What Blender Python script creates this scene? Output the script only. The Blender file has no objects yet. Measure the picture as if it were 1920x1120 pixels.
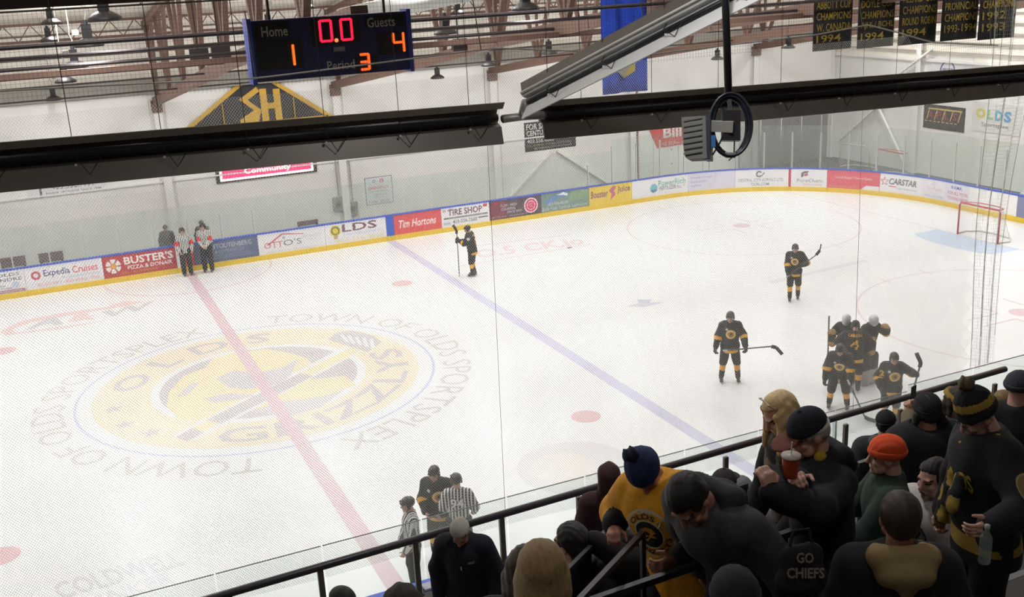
import bpy, math, random
import numpy as np
from math import sin, cos, pi, radians
from mathutils import Matrix, Vector
random.seed(7); rng = np.random.default_rng(7)
SC = bpy.context.scene; COL = SC.collection
# ---------------- camera (solved from the rink markings) ----------------
CAM = np.array((-4.4456, -27.184, 10.1976)); F = 1969.38
yw, pt, rl = radians(66.1299), radians(-17.2113), radians(-2.956)
FW = np.array((cos(pt)*cos(yw), cos(pt)*sin(yw), sin(pt)))
_r = np.cross(FW, (0, 0, 1)); _r /= np.linalg.norm(_r); _u = np.cross(_r, FW)
RI = _r*cos(rl)+_u*sin(rl); UP = _u*cos(rl)-_r*sin(rl)
cd = bpy.data.cameras.new('camera'); cam = bpy.data.objects.new('camera', cd); COL.objects.link(cam)
cd.sensor_fit = 'HORIZONTAL'; cd.sensor_width = 36; cd.lens = F/1920*36; cd.clip_start = .05; cd.clip_end = 300
mw = Matrix.Identity(4)
for i in range(3): mw[i][0], mw[i][1], mw[i][2], mw[i][3] = RI[i], UP[i], -FW[i], CAM[i]
cam.matrix_world = mw; SC.camera = cam
# ---------------- world, exposure ----------------
SC.view_settings.view_transform = 'Standard'; SC.view_settings.look = 'None'
SC.view_settings.gamma = 1; SC.view_settings.use_curve_mapping = False; SC.view_settings.exposure = -0.2
w = bpy.data.worlds.new('world'); SC.world = w; w.use_nodes = True
w.node_tree.nodes['Background'].inputs[0].default_value = (.5, .55, .6, 1); w.node_tree.nodes['Background'].inputs[1].default_value = .02
LAMP_W = 130
# ---------------- helpers ----------------
def ray(px, py): return FW+RI*((px-960)/F)+UP*((560-py)/F)
def at(px, py, ax, v):
    d = ray(px, py); return CAM+d*((v-CAM[ax])/d[ax])
def atd(px, py, d): return CAM+ray(px, py)*d
def ice(px, py): return at(px, py, 2, 0)[:2]
def lin(c):
    c = c/255.; return c/12.92 if c <= .04045 else ((c+.055)/1.055)**2.4
MATS = {}
def M(name, rgb, rough=.6, metal=0, noise=.0, scale=8, bump=0, spec=.5, emit=0, coat=0):
    if name in MATS: return MATS[name]
    m = bpy.data.materials.new(name); m.use_nodes = True; nt = m.node_tree; b = nt.nodes['Principled BSDF']
    c = tuple(lin(v) for v in rgb)+(1,)
    b.inputs['Base Color'].default_value = c; b.inputs['Roughness'].default_value = rough
    b.inputs['Metallic'].default_value = metal; b.inputs['Specular IOR Level'].default_value = spec
    if coat: b.inputs['Coat Weight'].default_value = coat
    if emit:
        b.inputs['Emission Color'].default_value = c; b.inputs['Emission Strength'].default_value = emit
    if noise or bump:
        tc = nt.nodes.new('ShaderNodeTexCoord'); n = nt.nodes.new('ShaderNodeTexNoise')
        n.inputs['Scale'].default_value = scale; n.inputs['Detail'].default_value = 4
        nt.links.new(tc.outputs['Object'], n.inputs['Vector'])
        if noise:
            r = nt.nodes.new('ShaderNodeMix'); r.data_type = 'RGBA'
            r.inputs[6].default_value = tuple(v*(1-noise) for v in c[:3])+(1,); r.inputs[7].default_value = tuple(min(1, v*(1+noise)) for v in c[:3])+(1,)
            nt.links.new(n.outputs['Fac'], r.inputs[0]); nt.links.new(r.outputs[2], b.inputs['Base Color'])
        if bump:
            bp = nt.nodes.new('ShaderNodeBump'); bp.inputs['Strength'].default_value = bump; bp.inputs['Distance'].default_value = .02
            nt.links.new(n.outputs['Fac'], bp.inputs['Height']); nt.links.new(bp.outputs['Normal'], b.inputs['Normal'])
    MATS[name] = m; return m
def mstripe(name, rgb1, rgb2, per, duty=.5, axis=0):
    if name in MATS: return MATS[name]
    m = M(name, rgb1, .75); nt = m.node_tree; b = nt.nodes['Principled BSDF']
    tc = nt.nodes.new('ShaderNodeTexCoord'); s = nt.nodes.new('ShaderNodeSeparateXYZ'); nt.links.new(tc.outputs['Object'], s.inputs[0])
    ml = nt.nodes.new('ShaderNodeMath'); ml.operation = 'DIVIDE'; ml.inputs[1].default_value = per; nt.links.new(s.outputs[axis], ml.inputs[0])
    fr = nt.nodes.new('ShaderNodeMath'); fr.operation = 'FRACT'; nt.links.new(ml.outputs[0], fr.inputs[0])
    gt = nt.nodes.new('ShaderNodeMath'); gt.operation = 'GREATER_THAN'; gt.inputs[1].default_value = duty; nt.links.new(fr.outputs[0], gt.inputs[0])
    mx = nt.nodes.new('ShaderNodeMix'); mx.data_type = 'RGBA'
    mx.inputs[6].default_value = tuple(lin(v) for v in rgb1)+(1,); mx.inputs[7].default_value = tuple(lin(v) for v in rgb2)+(1,)
    nt.links.new(gt.outputs[0], mx.inputs[0]); nt.links.new(mx.outputs[2], b.inputs['Base Color']); return m
def mglass(name, tint, haze=.06, hz=(225, 235, 230)):
    if name in MATS: return MATS[name]
    m = bpy.data.materials.new(name); m.use_nodes = True; nt = m.node_tree; nt.nodes.clear()
    o = nt.nodes.new('ShaderNodeOutputMaterial'); t = nt.nodes.new('ShaderNodeBsdfTransparent'); t.inputs[0].default_value = (*tint, 1)
    g = nt.nodes.new('ShaderNodeBsdfGlossy'); g.inputs['Roughness'].default_value = .04
    d = nt.nodes.new('ShaderNodeBsdfDiffuse'); d.inputs[0].default_value = tuple(lin(v) for v in hz)+(1,)
    tr = nt.nodes.new('ShaderNodeBsdfTranslucent'); tr.inputs[0].default_value = d.inputs[0].default_value
    dm = nt.nodes.new('ShaderNodeMixShader'); nt.links.new(d.outputs[0], dm.inputs[1]); nt.links.new(tr.outputs[0], dm.inputs[2])
    m1 = nt.nodes.new('ShaderNodeMixShader'); m1.inputs[0].default_value = haze; nt.links.new(t.outputs[0], m1.inputs[1]); nt.links.new(dm.outputs[0], m1.inputs[2])
    m2 = nt.nodes.new('ShaderNodeMixShader'); m2.inputs[0].default_value = .035; nt.links.new(m1.outputs[0], m2.inputs[1]); nt.links.new(g.outputs[0], m2.inputs[2])
    nt.links.new(m2.outputs[0], o.inputs[0]); MATS[name] = m; return m
def mtwine(name, rgb):
    m = bpy.data.materials.new(name); m.use_nodes = True; nt = m.node_tree; nt.nodes.clear(); o = nt.nodes.new('ShaderNodeOutputMaterial'); c = tuple(lin(v) for v in rgb)+(1,)
    d = nt.nodes.new('ShaderNodeBsdfDiffuse'); t = nt.nodes.new('ShaderNodeBsdfTranslucent'); x = nt.nodes.new('ShaderNodeMixShader'); d.inputs[0].default_value = c; t.inputs[0].default_value = c
    nt.links.new(d.outputs[0], x.inputs[1]); nt.links.new(t.outputs[0], x.inputs[2]); nt.links.new(x.outputs[0], o.inputs[0]); MATS[name] = m; return m
def link(name, me, parent=None, mats=(), loc=None, rot=None):
    if me is not None and not isinstance(mats, (list, tuple)): mats = [mats]
    if me is not None and len(me.materials) == 0:
        for m in mats: me.materials.append(m)
    o = bpy.data.objects.new(name, me); COL.objects.link(o)
    if parent is not None: o.parent = parent
    if loc is not None: o.location = tuple(map(float, loc))
    if rot is not None: o.rotation_euler = rot
    return o
def mk(name, v, f, mats, parent=None, smooth=False, mi=None, loc=None, rot=None):
    me = bpy.data.meshes.new(name)
    me.from_pydata([tuple(map(float, q)) for q in v], [], [tuple(map(int, q)) for q in f])
    if smooth: me.polygons.foreach_set('use_smooth', [True]*len(me.polygons))
    if mi is not None: me.polygons.foreach_set('material_index', np.asarray(mi, dtype=np.int32))
    me.update(); return link(name, me, parent, mats, loc, rot)
def tag(o, label=None, cat=None, group=None, kind=None):
    if label: o['label'] = label
    if cat: o['category'] = cat
    if group: o['group'] = group
    if kind: o['kind'] = kind
    return o
def thing(name, label, cat, loc=(0, 0, 0), rz=0, group=None):
    o = link(name, None, None, (), loc, (0, 0, rz)); return tag(o, label, cat, group)
class B:
    """collects shapes for one mesh"""
    def __init__(s): s.v = []; s.f = []; s.m = []
    def add(s, v, f, m=0):
        n = len(s.v); s.v += [tuple(q) for q in v]; s.f += [tuple(i+n for i in q) for q in f]; s.m += [m]*len(f); return s
    def box(s, a, b, m=0):
        (x0, y0, z0), (x1, y1, z1) = a, b
        return s.add([(x0, y0, z0), (x1, y0, z0), (x1, y1, z0), (x0, y1, z0), (x0, y0, z1), (x1, y0, z1), (x1, y1, z1), (x0, y1, z1)],
                     [(3, 2, 1, 0), (4, 5, 6, 7), (0, 1, 5, 4), (1, 2, 6, 5), (2, 3, 7, 6), (3, 0, 4, 7)], m)
    def bar(s, a, b, w, h=None, m=0, up=(0, 0, 1)):
        a, b = np.array(a, float), np.array(b, float); h = w if h is None else h
        d = b-a; d /= np.linalg.norm(d); u = np.array(up, float)
        if abs(d@u) > .98: u = np.array((0, 1., 0))
        r = np.cross(d, u); r /= np.linalg.norm(r); u = np.cross(r, d)
        q = [e+r*sx*w/2+u*sy*h/2 for e in (a, b) for sx, sy in ((-1, -1), (1, -1), (1, 1), (-1, 1))]
        return s.add(q, [(0, 1, 2, 3), (7, 6, 5, 4), (1, 0, 4, 5), (2, 1, 5, 6), (3, 2, 6, 7), (0, 3, 7, 4)], m)
    def tube(s, pts, r, n=8, m=0, closed=False):
        pts = [np.array(q, float) for q in pts]; N = len(pts); rr = r if hasattr(r, '__len__') else [r]*N
        base = None; v = []
        for i, q in enumerate(pts):
            t = (pts[(i+1) % N]-pts[i-1]) if closed else (pts[min(i+1, N-1)]-pts[max(i-1, 0)])
            t = t/(np.linalg.norm(t)+1e-9)
            if base is None:
                base = np.array((0, 0, 1.)) if abs(t[2]) < .9 else np.array((1., 0, 0))
            base = base-t*(base@t); base /= np.linalg.norm(base)+1e-9; c = np.cross(t, base)
            v += [q+(base*cos(2*pi*k/n)+c*sin(2*pi*k/n))*rr[i] for k in range(n)]
        f = []
        for i in range(N if closed else N-1):
            j = (i+1) % N
            f += [(i*n+k, i*n+(k+1) % n, j*n+(k+1) % n, j*n+k) for k in range(n)]
        if not closed: f += [tuple(range(n))[::-1], tuple((N-1)*n+k for k in range(n))]
        return s.add(v, f, m)
    def lathe(s, prof, n=24, c=(0, 0, 0), m=0, ax=2):
        v = []; f = []
        for r, z in prof:
            for k in range(n):
                q = [r*cos(2*pi*k/n), r*sin(2*pi*k/n), z]
                if ax == 1: q = [q[0], q[2], q[1]]
                if ax == 0: q = [q[2], q[0], q[1]]
                v.append((c[0]+q[0], c[1]+q[1], c[2]+q[2]))
        for i in range(len(prof)-1):
            f += [(i*n+k, i*n+(k+1) % n, (i+1)*n+(k+1) % n, (i+1)*n+k) for k in range(n)]
        return s.add(v, f, m)
    def sheet(s, prof, a, b, th=.0, m=0):
        """profile (list of 2-tuples offset in y,z) swept from a to b along x"""
        a, b = np.array(a, float), np.array(b, float); n = len(prof)
        v = [e+np.array((0, y, z)) for e in (a, b) for y, z in prof]
        return s.add(v, [(i, i+1, n+i+1, n+i) for i in range(n-1)], m)
    def mesh(s, name, mats, parent=None, smooth=False, loc=None, rot=None):
        return mk(name, s.v, s.f, mats, parent, smooth, s.m, loc, rot)
TXT = {}
def text2d(body, bold=0, shear=0, space=1.0):
    key = (body, bold, shear, space)
    if key in TXT: return TXT[key]
    cu = bpy.data.curves.new('lettering', 'FONT'); cu.body = body; cu.size = 1; cu.offset = bold; cu.shear = shear; cu.space_character = space
    cu.resolution_u = 2; cu.fill_mode = 'FRONT'
    o = bpy.data.objects.new('lettering', cu); me = bpy.data.meshes.new_from_object(o)
    v = np.array([q.co[:2] for q in me.vertices]) if len(me.vertices) else np.zeros((0, 2)); f = [tuple(p.vertices) for p in me.polygons]
    bpy.data.objects.remove(o); bpy.data.meshes.remove(me); bpy.data.curves.remove(cu)
    if len(v): v = v-v.min(0)
    w, h = (v.max(0) if len(v) else (1, 1)); TXT[key] = (v, f, w, h); return TXT[key]
def fit_text(body, u0, u1, v0, v1, **k):
    v, f, w, h = text2d(body, **k); q = v.copy(); q[:, 0] = u0+q[:, 0]*(u1-u0)/w; q[:, 1] = v0+q[:, 1]*(v1-v0)/h; return q, f
def poly2d(p): return np.array(p, float), [tuple(range(len(p)))]
def disc2d(cx, cy, r, n=24, ry=None): return np.array([(cx+r*cos(2*pi*k/n), cy+(ry or r)*sin(2*pi*k/n)) for k in range(n)]), [tuple(range(n))]
def ring2d(cx, cy, r0, r1, n=48, a0=0, a1=2*pi):
    v = []; f = []
    for k in range(n+1):
        a = a0+(a1-a0)*k/n; v += [(cx+r0*cos(a), cy+r0*sin(a)), (cx+r1*cos(a), cy+r1*sin(a))]
    for k in range(n): f.append((2*k, 2*k+1, 2*k+3, 2*k+2))
    return np.array(v), f
def rect2d(u0, u1, v0, v1): return np.array([(u0, v0), (u1, v0), (u1, v1), (u0, v1)]), [(0, 1, 2, 3)]
def star2d(cx, cy, r, rot=0): return poly2d([(cx+(r if k % 2 == 0 else r*.4)*cos(rot+pi/2+k*pi/5), cy+(r if k % 2 == 0 else r*.4)*sin(rot+pi/2+k*pi/5)) for k in range(10)])
def merge2d(L):
    v = []; f = []
    for a, b in L: n = len(v); v += [tuple(q) for q in a]; f += [tuple(i+n for i in q) for q in b]
    return np.array(v), f
def on_plane(s2, org, ux, uy, off=0):
    v, f = s2; org, ux, uy = map(lambda a: np.array(a, float), (org, ux, uy)); n = np.cross(ux, uy)
    return [org+ux*a+uy*b+n*off for a, b in v], f
# ---------------- materials ----------------
WHITE = M('white_painted_wall', (240, 238, 234), .7, noise=.05, scale=.8)
WALL2 = M('white_panel', (243, 241, 237), .55, noise=.03, scale=.5)
SIDING = M('pale_siding', (248, 242, 230), .6, noise=.06, scale=.7)
CEIL = M('roof_liner', (236, 228, 214), .7, noise=.05, scale=.6)
BROWN = M('brown_steel', (112, 86, 74), .6, noise=.15, scale=3)
DARK = M('dark_steel', (52, 44, 44), .8, noise=.1)
GREYB = M('grey_beam', (150, 146, 138), .7, noise=.12, scale=2)
YEL = M('yellow_kick', (232, 196, 62), .45, noise=.05)
BLU = M('blue_cap', (62, 92, 190), .45)
ALU = M('aluminium', (200, 205, 205), .35, .6)
BLACK = M('black_paint', (20, 19, 20), .45)
CONC = M('concrete', (98, 94, 90), .85, noise=.18, scale=3, bump=.2)
ROPE = M('rope', (104, 103, 100), .8)
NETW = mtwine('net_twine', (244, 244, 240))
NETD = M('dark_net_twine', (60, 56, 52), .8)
GLASS = mglass('shield_glass', (.93, .965, .95), .05)
GLASSN = mglass('near_glass', (.955, .98, .975), .03)
ICEM = M('ice', (234, 234, 234), .28, noise=.012, scale=.35, spec=.35)
# ---------------- setting ----------------
FY, XE, XL, NY = 16.8, 34.0, -30.0, -32.0
CH = [(20, 5.62), (16.8, 6.05), (5.1, 7.64), (-.3, 8.41), (-5.9, 9.08), (-9.5, 9.46), (-18, 10.3), (-33, 11.3)]
def zc(y): return float(np.interp(-y, [-a for a, b in CH], [b for a, b in CH]))
RH = 3.2
def struct(name, b, mats, smooth=False): return tag(b.mesh(name, mats, None, smooth), kind='structure')
struct('floor', B().box((XL, NY, -.3), (XE, FY, -.02)), CONC)
R, WB, XB = 8.5, 12.95, 29.6          # corner radius, half width, end of the rink
xc, yc = XB-R, WB-R; L1 = R*pi/2
def path(s):
    """point and inward normal along the boards, s = x on the far side"""
    if s <= xc: return np.array((s, WB)), np.array((0, -1.))
    t = s-xc
    if t <= L1: a = t/R; return np.array((xc+R*sin(a), yc+R*cos(a))), np.array((-sin(a), -cos(a)))
    t -= L1
    if t <= 2*yc: return np.array((XB, yc-t)), np.array((-1., 0))
    t -= 2*yc
    if t <= L1: a = pi/2+t/R; return np.array((xc+R*sin(a), -yc+R*cos(a))), np.array((-sin(a), -cos(a)))
    t -= L1; return np.array((xc-t, -WB-.22*min(1, t/.5))), np.array((0, 1.))
SEND = xc+2*L1+2*yc            # s where the near straight begins
ss = list(np.linspace(xc, SEND, 70)); out = [(-20, WB)]+[tuple(path(s)[0]) for s in ss]+[(xc-.5, -WB-.22), (-20, -WB-.22)]
o = mk('floor', [(x, y, 0) for x, y in out], [tuple(range(len(out)))[::-1]], ICEM); tag(o, kind='structure'); ICE = o
sl = bpy.data.objects['floor']
# walls
struct('wall_far', B().box((XL, FY, 0), (XE, FY+.3, zc(FY)+RH)), SIDING)
b = B(); b.box((XE, NY, 0), (XE+.3, FY+.3, 5.4)); struct('wall_right', b, WHITE)
v = [(XE+.05, y, 5.4) for y in (FY, -5, NY)]+[(XE+.05, y, zc(y)+RH+.2) for y in (NY, -5, FY)]
tag(mk('wall_right', v, [tuple(range(6))], SIDING), kind='structure')
struct('wall_left', B().box((XL-.3, NY, 0), (XL, FY, 14.5)), WHITE)
struct('wall_near', B().box((XL, NY-.3, 0), (XE, NY, 14.8)), CONC)
ys = [20, 16.8, 5.1, -.3, -5.9, -9.5, -18, -33]
b = B()
for a, c in zip(ys[:-1], ys[1:]):
    b.add([(XL-.3, a, zc(a)+RH), (XE+.3, a, zc(a)+RH), (XE+.3, c, zc(c)+RH), (XL-.3, c, zc(c)+RH)], [(0, 1, 2, 3)])
struct('ceiling', b, CEIL)
# lower far wall: liner panels between the columns, ledge beam above, girts
COLX = [.1+7.2*k for k in range(-4, 5)]
lw = struct('wall_far_liner', B().box((XL, FY-.12, 0), (XE, FY, 6.4)), WHITE); lw.name = 'wall_far'
for i, x in enumerate([-30]+COLX[:]):
    x1 = ([-30]+COLX+[33.9])[i+1]
    for z0, z1 in ((0, 2.5), (2.53, 4.55), (4.58, 6.36)):
        if x1-x > 1.2: B().box((x+.3, FY-.15, z0), (x1-.3, FY-.118, z1)).mesh('panel', WALL2 if z0 > 1 else WHITE, lw)
tr = struct('trim_1', B().box((XL, FY-.4, 6.42), (XE, FY-.02, 6.98)), GREYB)
for k, z in enumerate((7.45, 7.95, 8.4, 8.8)): struct('trim_2', B().box((XL, FY-.06, z), (XE, FY-.005, z+.06)), M('girt', (120, 104, 94), .7))
struct('trim_3', B().box((XL, FY-.22, 2.86), (XE, FY-.13, 2.92)), WALL2)
for k, x in enumerate(COLX):
    if x < -10: continue
    o = thing('wall_column', 'white steel column on the far wall'+(' with a rusty brown edge' if k == 7 else ' under a roof truss'), 'column', (x, FY-.3, 0), 0, None if k == 7 else 'far wall columns')
    B().box((-.16, -.02, 0), (.16, .0, 6.1)).mesh('flange', WALL2, o); B().box((-.02, 0, 0), (.02, .15, 6.1)).mesh('web', WHITE, o)
    if k == 7: B().box((.17, -.03, 0), (.27, 0, 6.0)).mesh('rusty_edge', M('rust', (128, 92, 66), .9, noise=.4, scale=4), o)
    B().box((-.22, -.1, 0), (.22, .15, .06)).mesh('base_plate', WHITE, o)
def brace(a, c, lab, w=.14):
    tag(B().bar(a, c, w, .08).mesh('wall_brace', WALL2), lab, 'brace')
brace((17.3, FY-.25, 2.15), (15.1, FY-.25, .3), 'white diagonal wall brace rising from the dark maroon dasher panel')
brace((17.6, FY-.25, 2.15), (20.3, FY-.25, .25), 'white diagonal wall brace falling to the yellow dasher panel')
brace((XE-.2, 13.9, 3.9), (XE-.2, 11.2, .4), 'white diagonal end wall brace beside the spare goal')
brace((XE-.2, 12.0, 3.9), (XE-.2, 15.9, .9), 'white diagonal end wall brace crossing behind the spare goals')
brace((XE-.2, 12.6, 4.2), (XE-.2, 9.9, 5.9), 'white upper end wall brace below the black banners')
# end wall: columns, girts, siding ribs
for y in (16.6, 10.7, 4.2):
    o = thing('wall_column', {16.6: 'white corner column where far wall meets end wall', 10.7: 'white end wall column beside the black arch sign', 4.2: 'white end wall column past the rainbow lettered sign'}[y], 'column', (XE-.2, y, 0))
    B().box((-.02, -.14, 0), (0, .14, 9.2)).mesh('flange', WALL2, o); B().box((0, -.02, 0), (.19, .02, 9.2)).mesh('web', WHITE, o); B().box((-.06, -.2, 0), (.19, .2, .05)).mesh('base_plate', WHITE, o)
for z in (5.3, 5.75, 6.2, 6.65, 7.1, 7.55, 8.0, 8.6, 9.2): struct('trim_4', B().box((XE-.1, NY, z), (XE+.0, FY-.1, z+(.14 if z < 5.5 else .035))), WALL2 if z < 5.5 else M('girt2', (168, 158, 150), .7))
# ---------------- roof structure ----------------
def zz(y, off=0): return (y, zc(y)+off)
webs = {}
def bar_mesh(name, a, c, w, h, mat):
    b = B().bar(a, c, w, h); me = bpy.data.meshes.new(name); me.from_pydata([tuple(map(float, q)) for q in b.v], [], b.f); me.materials.append(mat); return me
for k, x in enumerate([-7.1]+[q for q in COLX if q >= 0]):
    nm = {0: 'brown steel roof truss beyond the row of dome lamps', 1: 'brown steel roof truss ending behind the scoreboard', 2: 'brown steel roof truss passing right of the scoreboard', 3: 'brown steel roof truss passing behind the blue flag', 4: 'brown steel roof truss between the blue flag and black banners', 5: 'brown steel roof truss nearest the end wall'}[k]
    o = thing('roof_truss', nm, 'truss', (x, FY-.1, 6.0))
    for part, off, w, h in (('bottom_chord', 0, .26, .3), ('top_chord', RH-.3, .24, .26)):
        b = B(); yy = [16.6, 11, 5.1, -.3, -5.9, -9.5, -12]
        for a, c in zip(yy[:-1], yy[1:]):
            b.bar((0, a-FY+.1, zc(a)+off-6.0), (0, c-FY+.1-.02, zc(c)+off-6.0), w, h)
        b.mesh(part, BROWN, o)
    B().box((-.2, -.3, -.35), (.2, .05, .1)).mesh('bearing_seat', BROWN, o)
    y = 15.9
    while y > -11.5:
        z0 = zc(y)
        for dy, w in ((-1.5, .13), (0, .1), (1.3, .13)):
            z1 = zc(min(y+dy, 16.7))+RH-.35
            B().bar((0, y-FY+.1, z0-6.0), (0, min(y+dy, 16.6)-FY+.1, z1-6.0), w, w).mesh('web_member', BROWN, o)
        y -= 4.1
# pipes carrying the lamps, parallel to the rink
PIPES = [(8.5, .025), (2.45, .025), (-.8, .028), (-4.2, .04), (-7.35, .034), (-10.2, .034)]
for i, (y, r) in enumerate(PIPES):
    b = B().tube([(XL+.2, y, zc(y)), (XE-.1, y, zc(y))], r, 8)
    o = b.mesh('lamp_pipe', DARK); tag(o, 'long dark pipe running under the trusses with lamps hung from it', 'pipe', 'lamp pipes under the roof')
o = tag(B().box((XL+.1, -4.45, zc(-4.4)-.2), (XE-.1, -4.35, zc(-4.4)-.09)).mesh('steel_angle', BROWN), 'brown steel angle running just below a dark lamp pipe', 'beam')
o = tag(B().box((XL+.1, -13.2, 10.08), (XE-.3, -12.9, 10.4)).mesh('roof_beam', M('darkbrown_beam', (62, 48, 44), .6)), 'dark brown roof beam above the netting', 'beam')
jo = thing('lattice_joist', 'brown open web lattice joist along the top of the far wall', 'joist', (0, 15.6, 8.62))
B().box((XL+.2, -.05, .6), (XE-.2, .05, .68)).mesh('top_chord', BROWN, jo); B().box((XL+.2, -.06, 0), (XE-.2, .06, .1)).mesh('bottom_chord', BROWN, jo)
b = B(); x = XL+.4
while x < XE-1: b.bar((x, 0, .05), (x+.45, 0, .64), .035); b.bar((x+.45, 0, .64), (x+.9, 0, .05), .035); x += .9
tag(b.mesh('lattice', BROWN, jo), kind='stuff')
# ---------------- high bay lamps (the lights of the hall, some of them added) ----------------
LENS = M('lamp_lens', (255, 250, 240), .3, emit=6)
def lamp(x, y, z, label, grp, warm=1.0, up=.0):
    o = thing('high_bay_lamp', label, 'lamp', (x, y, z), 0, grp)
    if not webs:
        b = B().lathe([(.28, -.02), (.3, 0), (.27, .05), (.17, .12), (.1, .15), (0, .16)], 20); webs['d'] = b.mesh('dome', M('lamp_dome', (46, 42, 42), .5), o, True)
        b = B().box((-.09, -.07, .15), (.09, .07, .42)); b.lathe([(.0, .42), (.05, .42), (.04, .5), (0, .5)], 10); webs['b'] = b.mesh('ballast', M('lamp_body', (34, 31, 32), .5), o)
        b = B().lathe([(0, 0), (.25, 0)], 20); webs['l'] = b.mesh('lens', LENS, o)
    else:
        for q in 'dbl':
            c = webs[q].copy(); COL.objects.link(c); c.parent = o
    top = zc(y)+RH+.02-z
    b = B().tube([(0, 0, .48), (.03, 0, .62), (-.02, 0, .75), (0, 0, .9), (0, 0, top)], .014, 6); b.box((.05, -.05, .74), (.2, .05, .86)); b.mesh('hanger', GREYB, o)
    ld = bpy.data.lights.new('lamp_light', 'AREA'); ld.shape = 'DISK'; ld.size = .5; ld.energy = LAMP_W*warm; ld.color = (.96, .975, 1); ld.spread = radians(150)
    l = bpy.data.objects.new('lamp_light', ld); COL.objects.link(l); l.parent = o; l.location = (0, 0, -.03)
    if up:                                     # added point light to brighten the roof and upper wall
        ld = bpy.data.lights.new('added_uplight', 'POINT'); ld.energy = LAMP_W*up; ld.color = (.98, .98, .98); ld.shadow_soft_size = .06
        l = bpy.data.objects.new('added_uplight', ld); COL.objects.link(l); l.parent = o; l.location = (.16, 0, .3)
for px, py, y in ((100, 182, 15.2), (122, 147, 5.5), (140, 118, .5), (165, 76, -4.2), (195, 26, -7.4)):
    q = at(px, py, 1, y); lamp(q[0], q[1], q[2]-.1, 'dark dome high bay lamp hanging in the row left of the scoreboard', 'row of dome lamps left of the scoreboard', .06 if y > 12 else .45)
for px, py, y in ((820, 142, 14.6), (916, 118, 11), (1029, 95, 7), (835, 55, -2), (985, 8, -7.2)):
    q = at(px, py, 1, y); lamp(q[0], q[1], q[2]-.1, 'dark dome high bay lamp hanging between scoreboard and blue flag', 'dome lamps between scoreboard and blue flag', .06 if y > 12 else .45)
for px, py, y in ((1345, 107, 14), (1478, 85, 9)):
    q = at(px, py, 1, y); lamp(q[0], q[1], q[2]-.1, 'dark dome high bay lamp hanging near the black banners', 'dome lamps near the black banners', .1 if y > 12 else .5)
for x in (-17.9, -10.7, -3.5, 3.7, 10.9, 18.1, 25.3, 31.2):  # added grid of lamps to spread the light evenly over the ice
    for y, dz in ((11.2, 2.0), (5.6, 1.9), (0, 1.8), (-5.4, 1.9), (-10.8, 2.4)):
        lamp(x, y, zc(y)+dz, 'added dark dome lamp between the trusses to even the light', 'added lamps tucked between trusses', 1.0 if y < 10 else .9, 1.1)
for x, y, z, e in ((-9, -24, 12.6, .3), (.2, -20.0, 11.6, .6), (9, -21, 12.2, .25), (-1.5, -25.5, 12.9, .2)):  # added unseen lamps that lift the stand and the heater faces
    lamp(x, y, z, 'added dim dome lamp lighting the stand from out of view', 'added dim lamps over the stand', e)
# white duct and flood lights
tag(B().tube([atd(640, 34, 24), atd(900, -22, 22)], .22, 16).mesh('air_duct', M('duct', (206, 208, 202), .5, noise=.1, scale=2), None, True), 'white round air duct above the scoreboard', 'duct')
for px, py, y, lab in ((372, 104, -3.2, 'black floodlight on the lamp pipe left of the scoreboard'), (412, 97, -3.6, 'small black floodlight clamped on the brown truss chord'), (859, 83, -.5, 'black box floodlight right of the scoreboard')):
    q = at(px, py, 1, y); o = thing('floodlight', lab, 'light', q)
    B().box((-.16, -.12, -.14), (.16, .1, .12)).mesh('housing', BLACK, o); B().box((-.2, -.16, -.17), (.2, -.12, .15)).mesh('bezel', DARK, o); B().bar((0, 0, .1), (0, 0, zc(y)+RH-.06-q[2]), .03).mesh('bracket', DARK, o)
# ---------------- boards ----------------
def strip(b, s0, s1, prof, n=None):
    """sweep a closed profile of (outward, z) along the boards"""
    n = n or max(1, int((s1-s0)/(.25 if (s1 > xc and s0 < SEND) else 50))+1); k = len(prof); v = []
    for i in range(n+1):
        p, nn = path(s0+(s1-s0)*i/n); v += [(p[0]-nn[0]*o_, p[1]-nn[1]*o_, z) for o_, z in prof]
    f = [tuple(range(k)), tuple(n*k+j for j in range(k))[::-1]]
    for i in range(n):
        for j in range(k):
            j2 = (j+1) % k; f.append((i*k+j, (i+1)*k+j, (i+1)*k+j2, i*k+j2))
    return b.add(v, f)
def rectp(o0, o1, z0, z1): return [(o0, z0), (o0, z1), (o1, z1), (o1, z0)]
def on_board(s2, s0, off=.004):
    v, f = s2; q = []
    for u, z in v:
        p, n = path(s0+u); q.append((p[0]+n[0]*off, p[1]+n[1]*off, z))
    return q, f
def ad_mat(rgb): return M('ad_%d_%d_%d' % rgb, rgb, .5)
def panel(s0, s1, rgb, label, marks=(), grp=None, kick=True):
    p, n = path((s0+s1)/2); o = thing('dasher_panel', label, 'dasher board', (p[0], p[1], 0), 0, grp)
    off = np.array((p[0], p[1], 0))
    def put(name, b, mats): 
        b.v = [tuple(np.array(q)-off) for q in b.v]; return b.mesh(name, mats, o)
    put('face', strip(B(), s0+.005, s1-.005, rectp(0, .1, .2, 1.02)), ad_mat(rgb))
    put('kick_plate', strip(B(), s0+.003, s1-.003, rectp(-.025, .1, 0.001, .2)), YEL)
    put('cap_rail', strip(B(), s0, s1, rectp(-.02, .14, 1.02, 1.07)), BLU)
    for m in marks:
        shp, c = m[0], m[1]; nm = m[2] if len(m) > 2 else 'lettering'; lay = m[3] if len(m) > 3 else 1
        vv, ff = on_board(shp, s0, .003*lay); put(nm, B().add(vv, ff), ad_mat(c))
    return o
T = fit_text
def ad(s0, s1, rgb, label, marks, **k): return panel(s0, s1, rgb, label, marks, **k)
W_ = (232, 230, 232)
ad(-15, -9.4, W_, 'white dasher panel past the unseen left end', [])
w_ = 1.84
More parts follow.
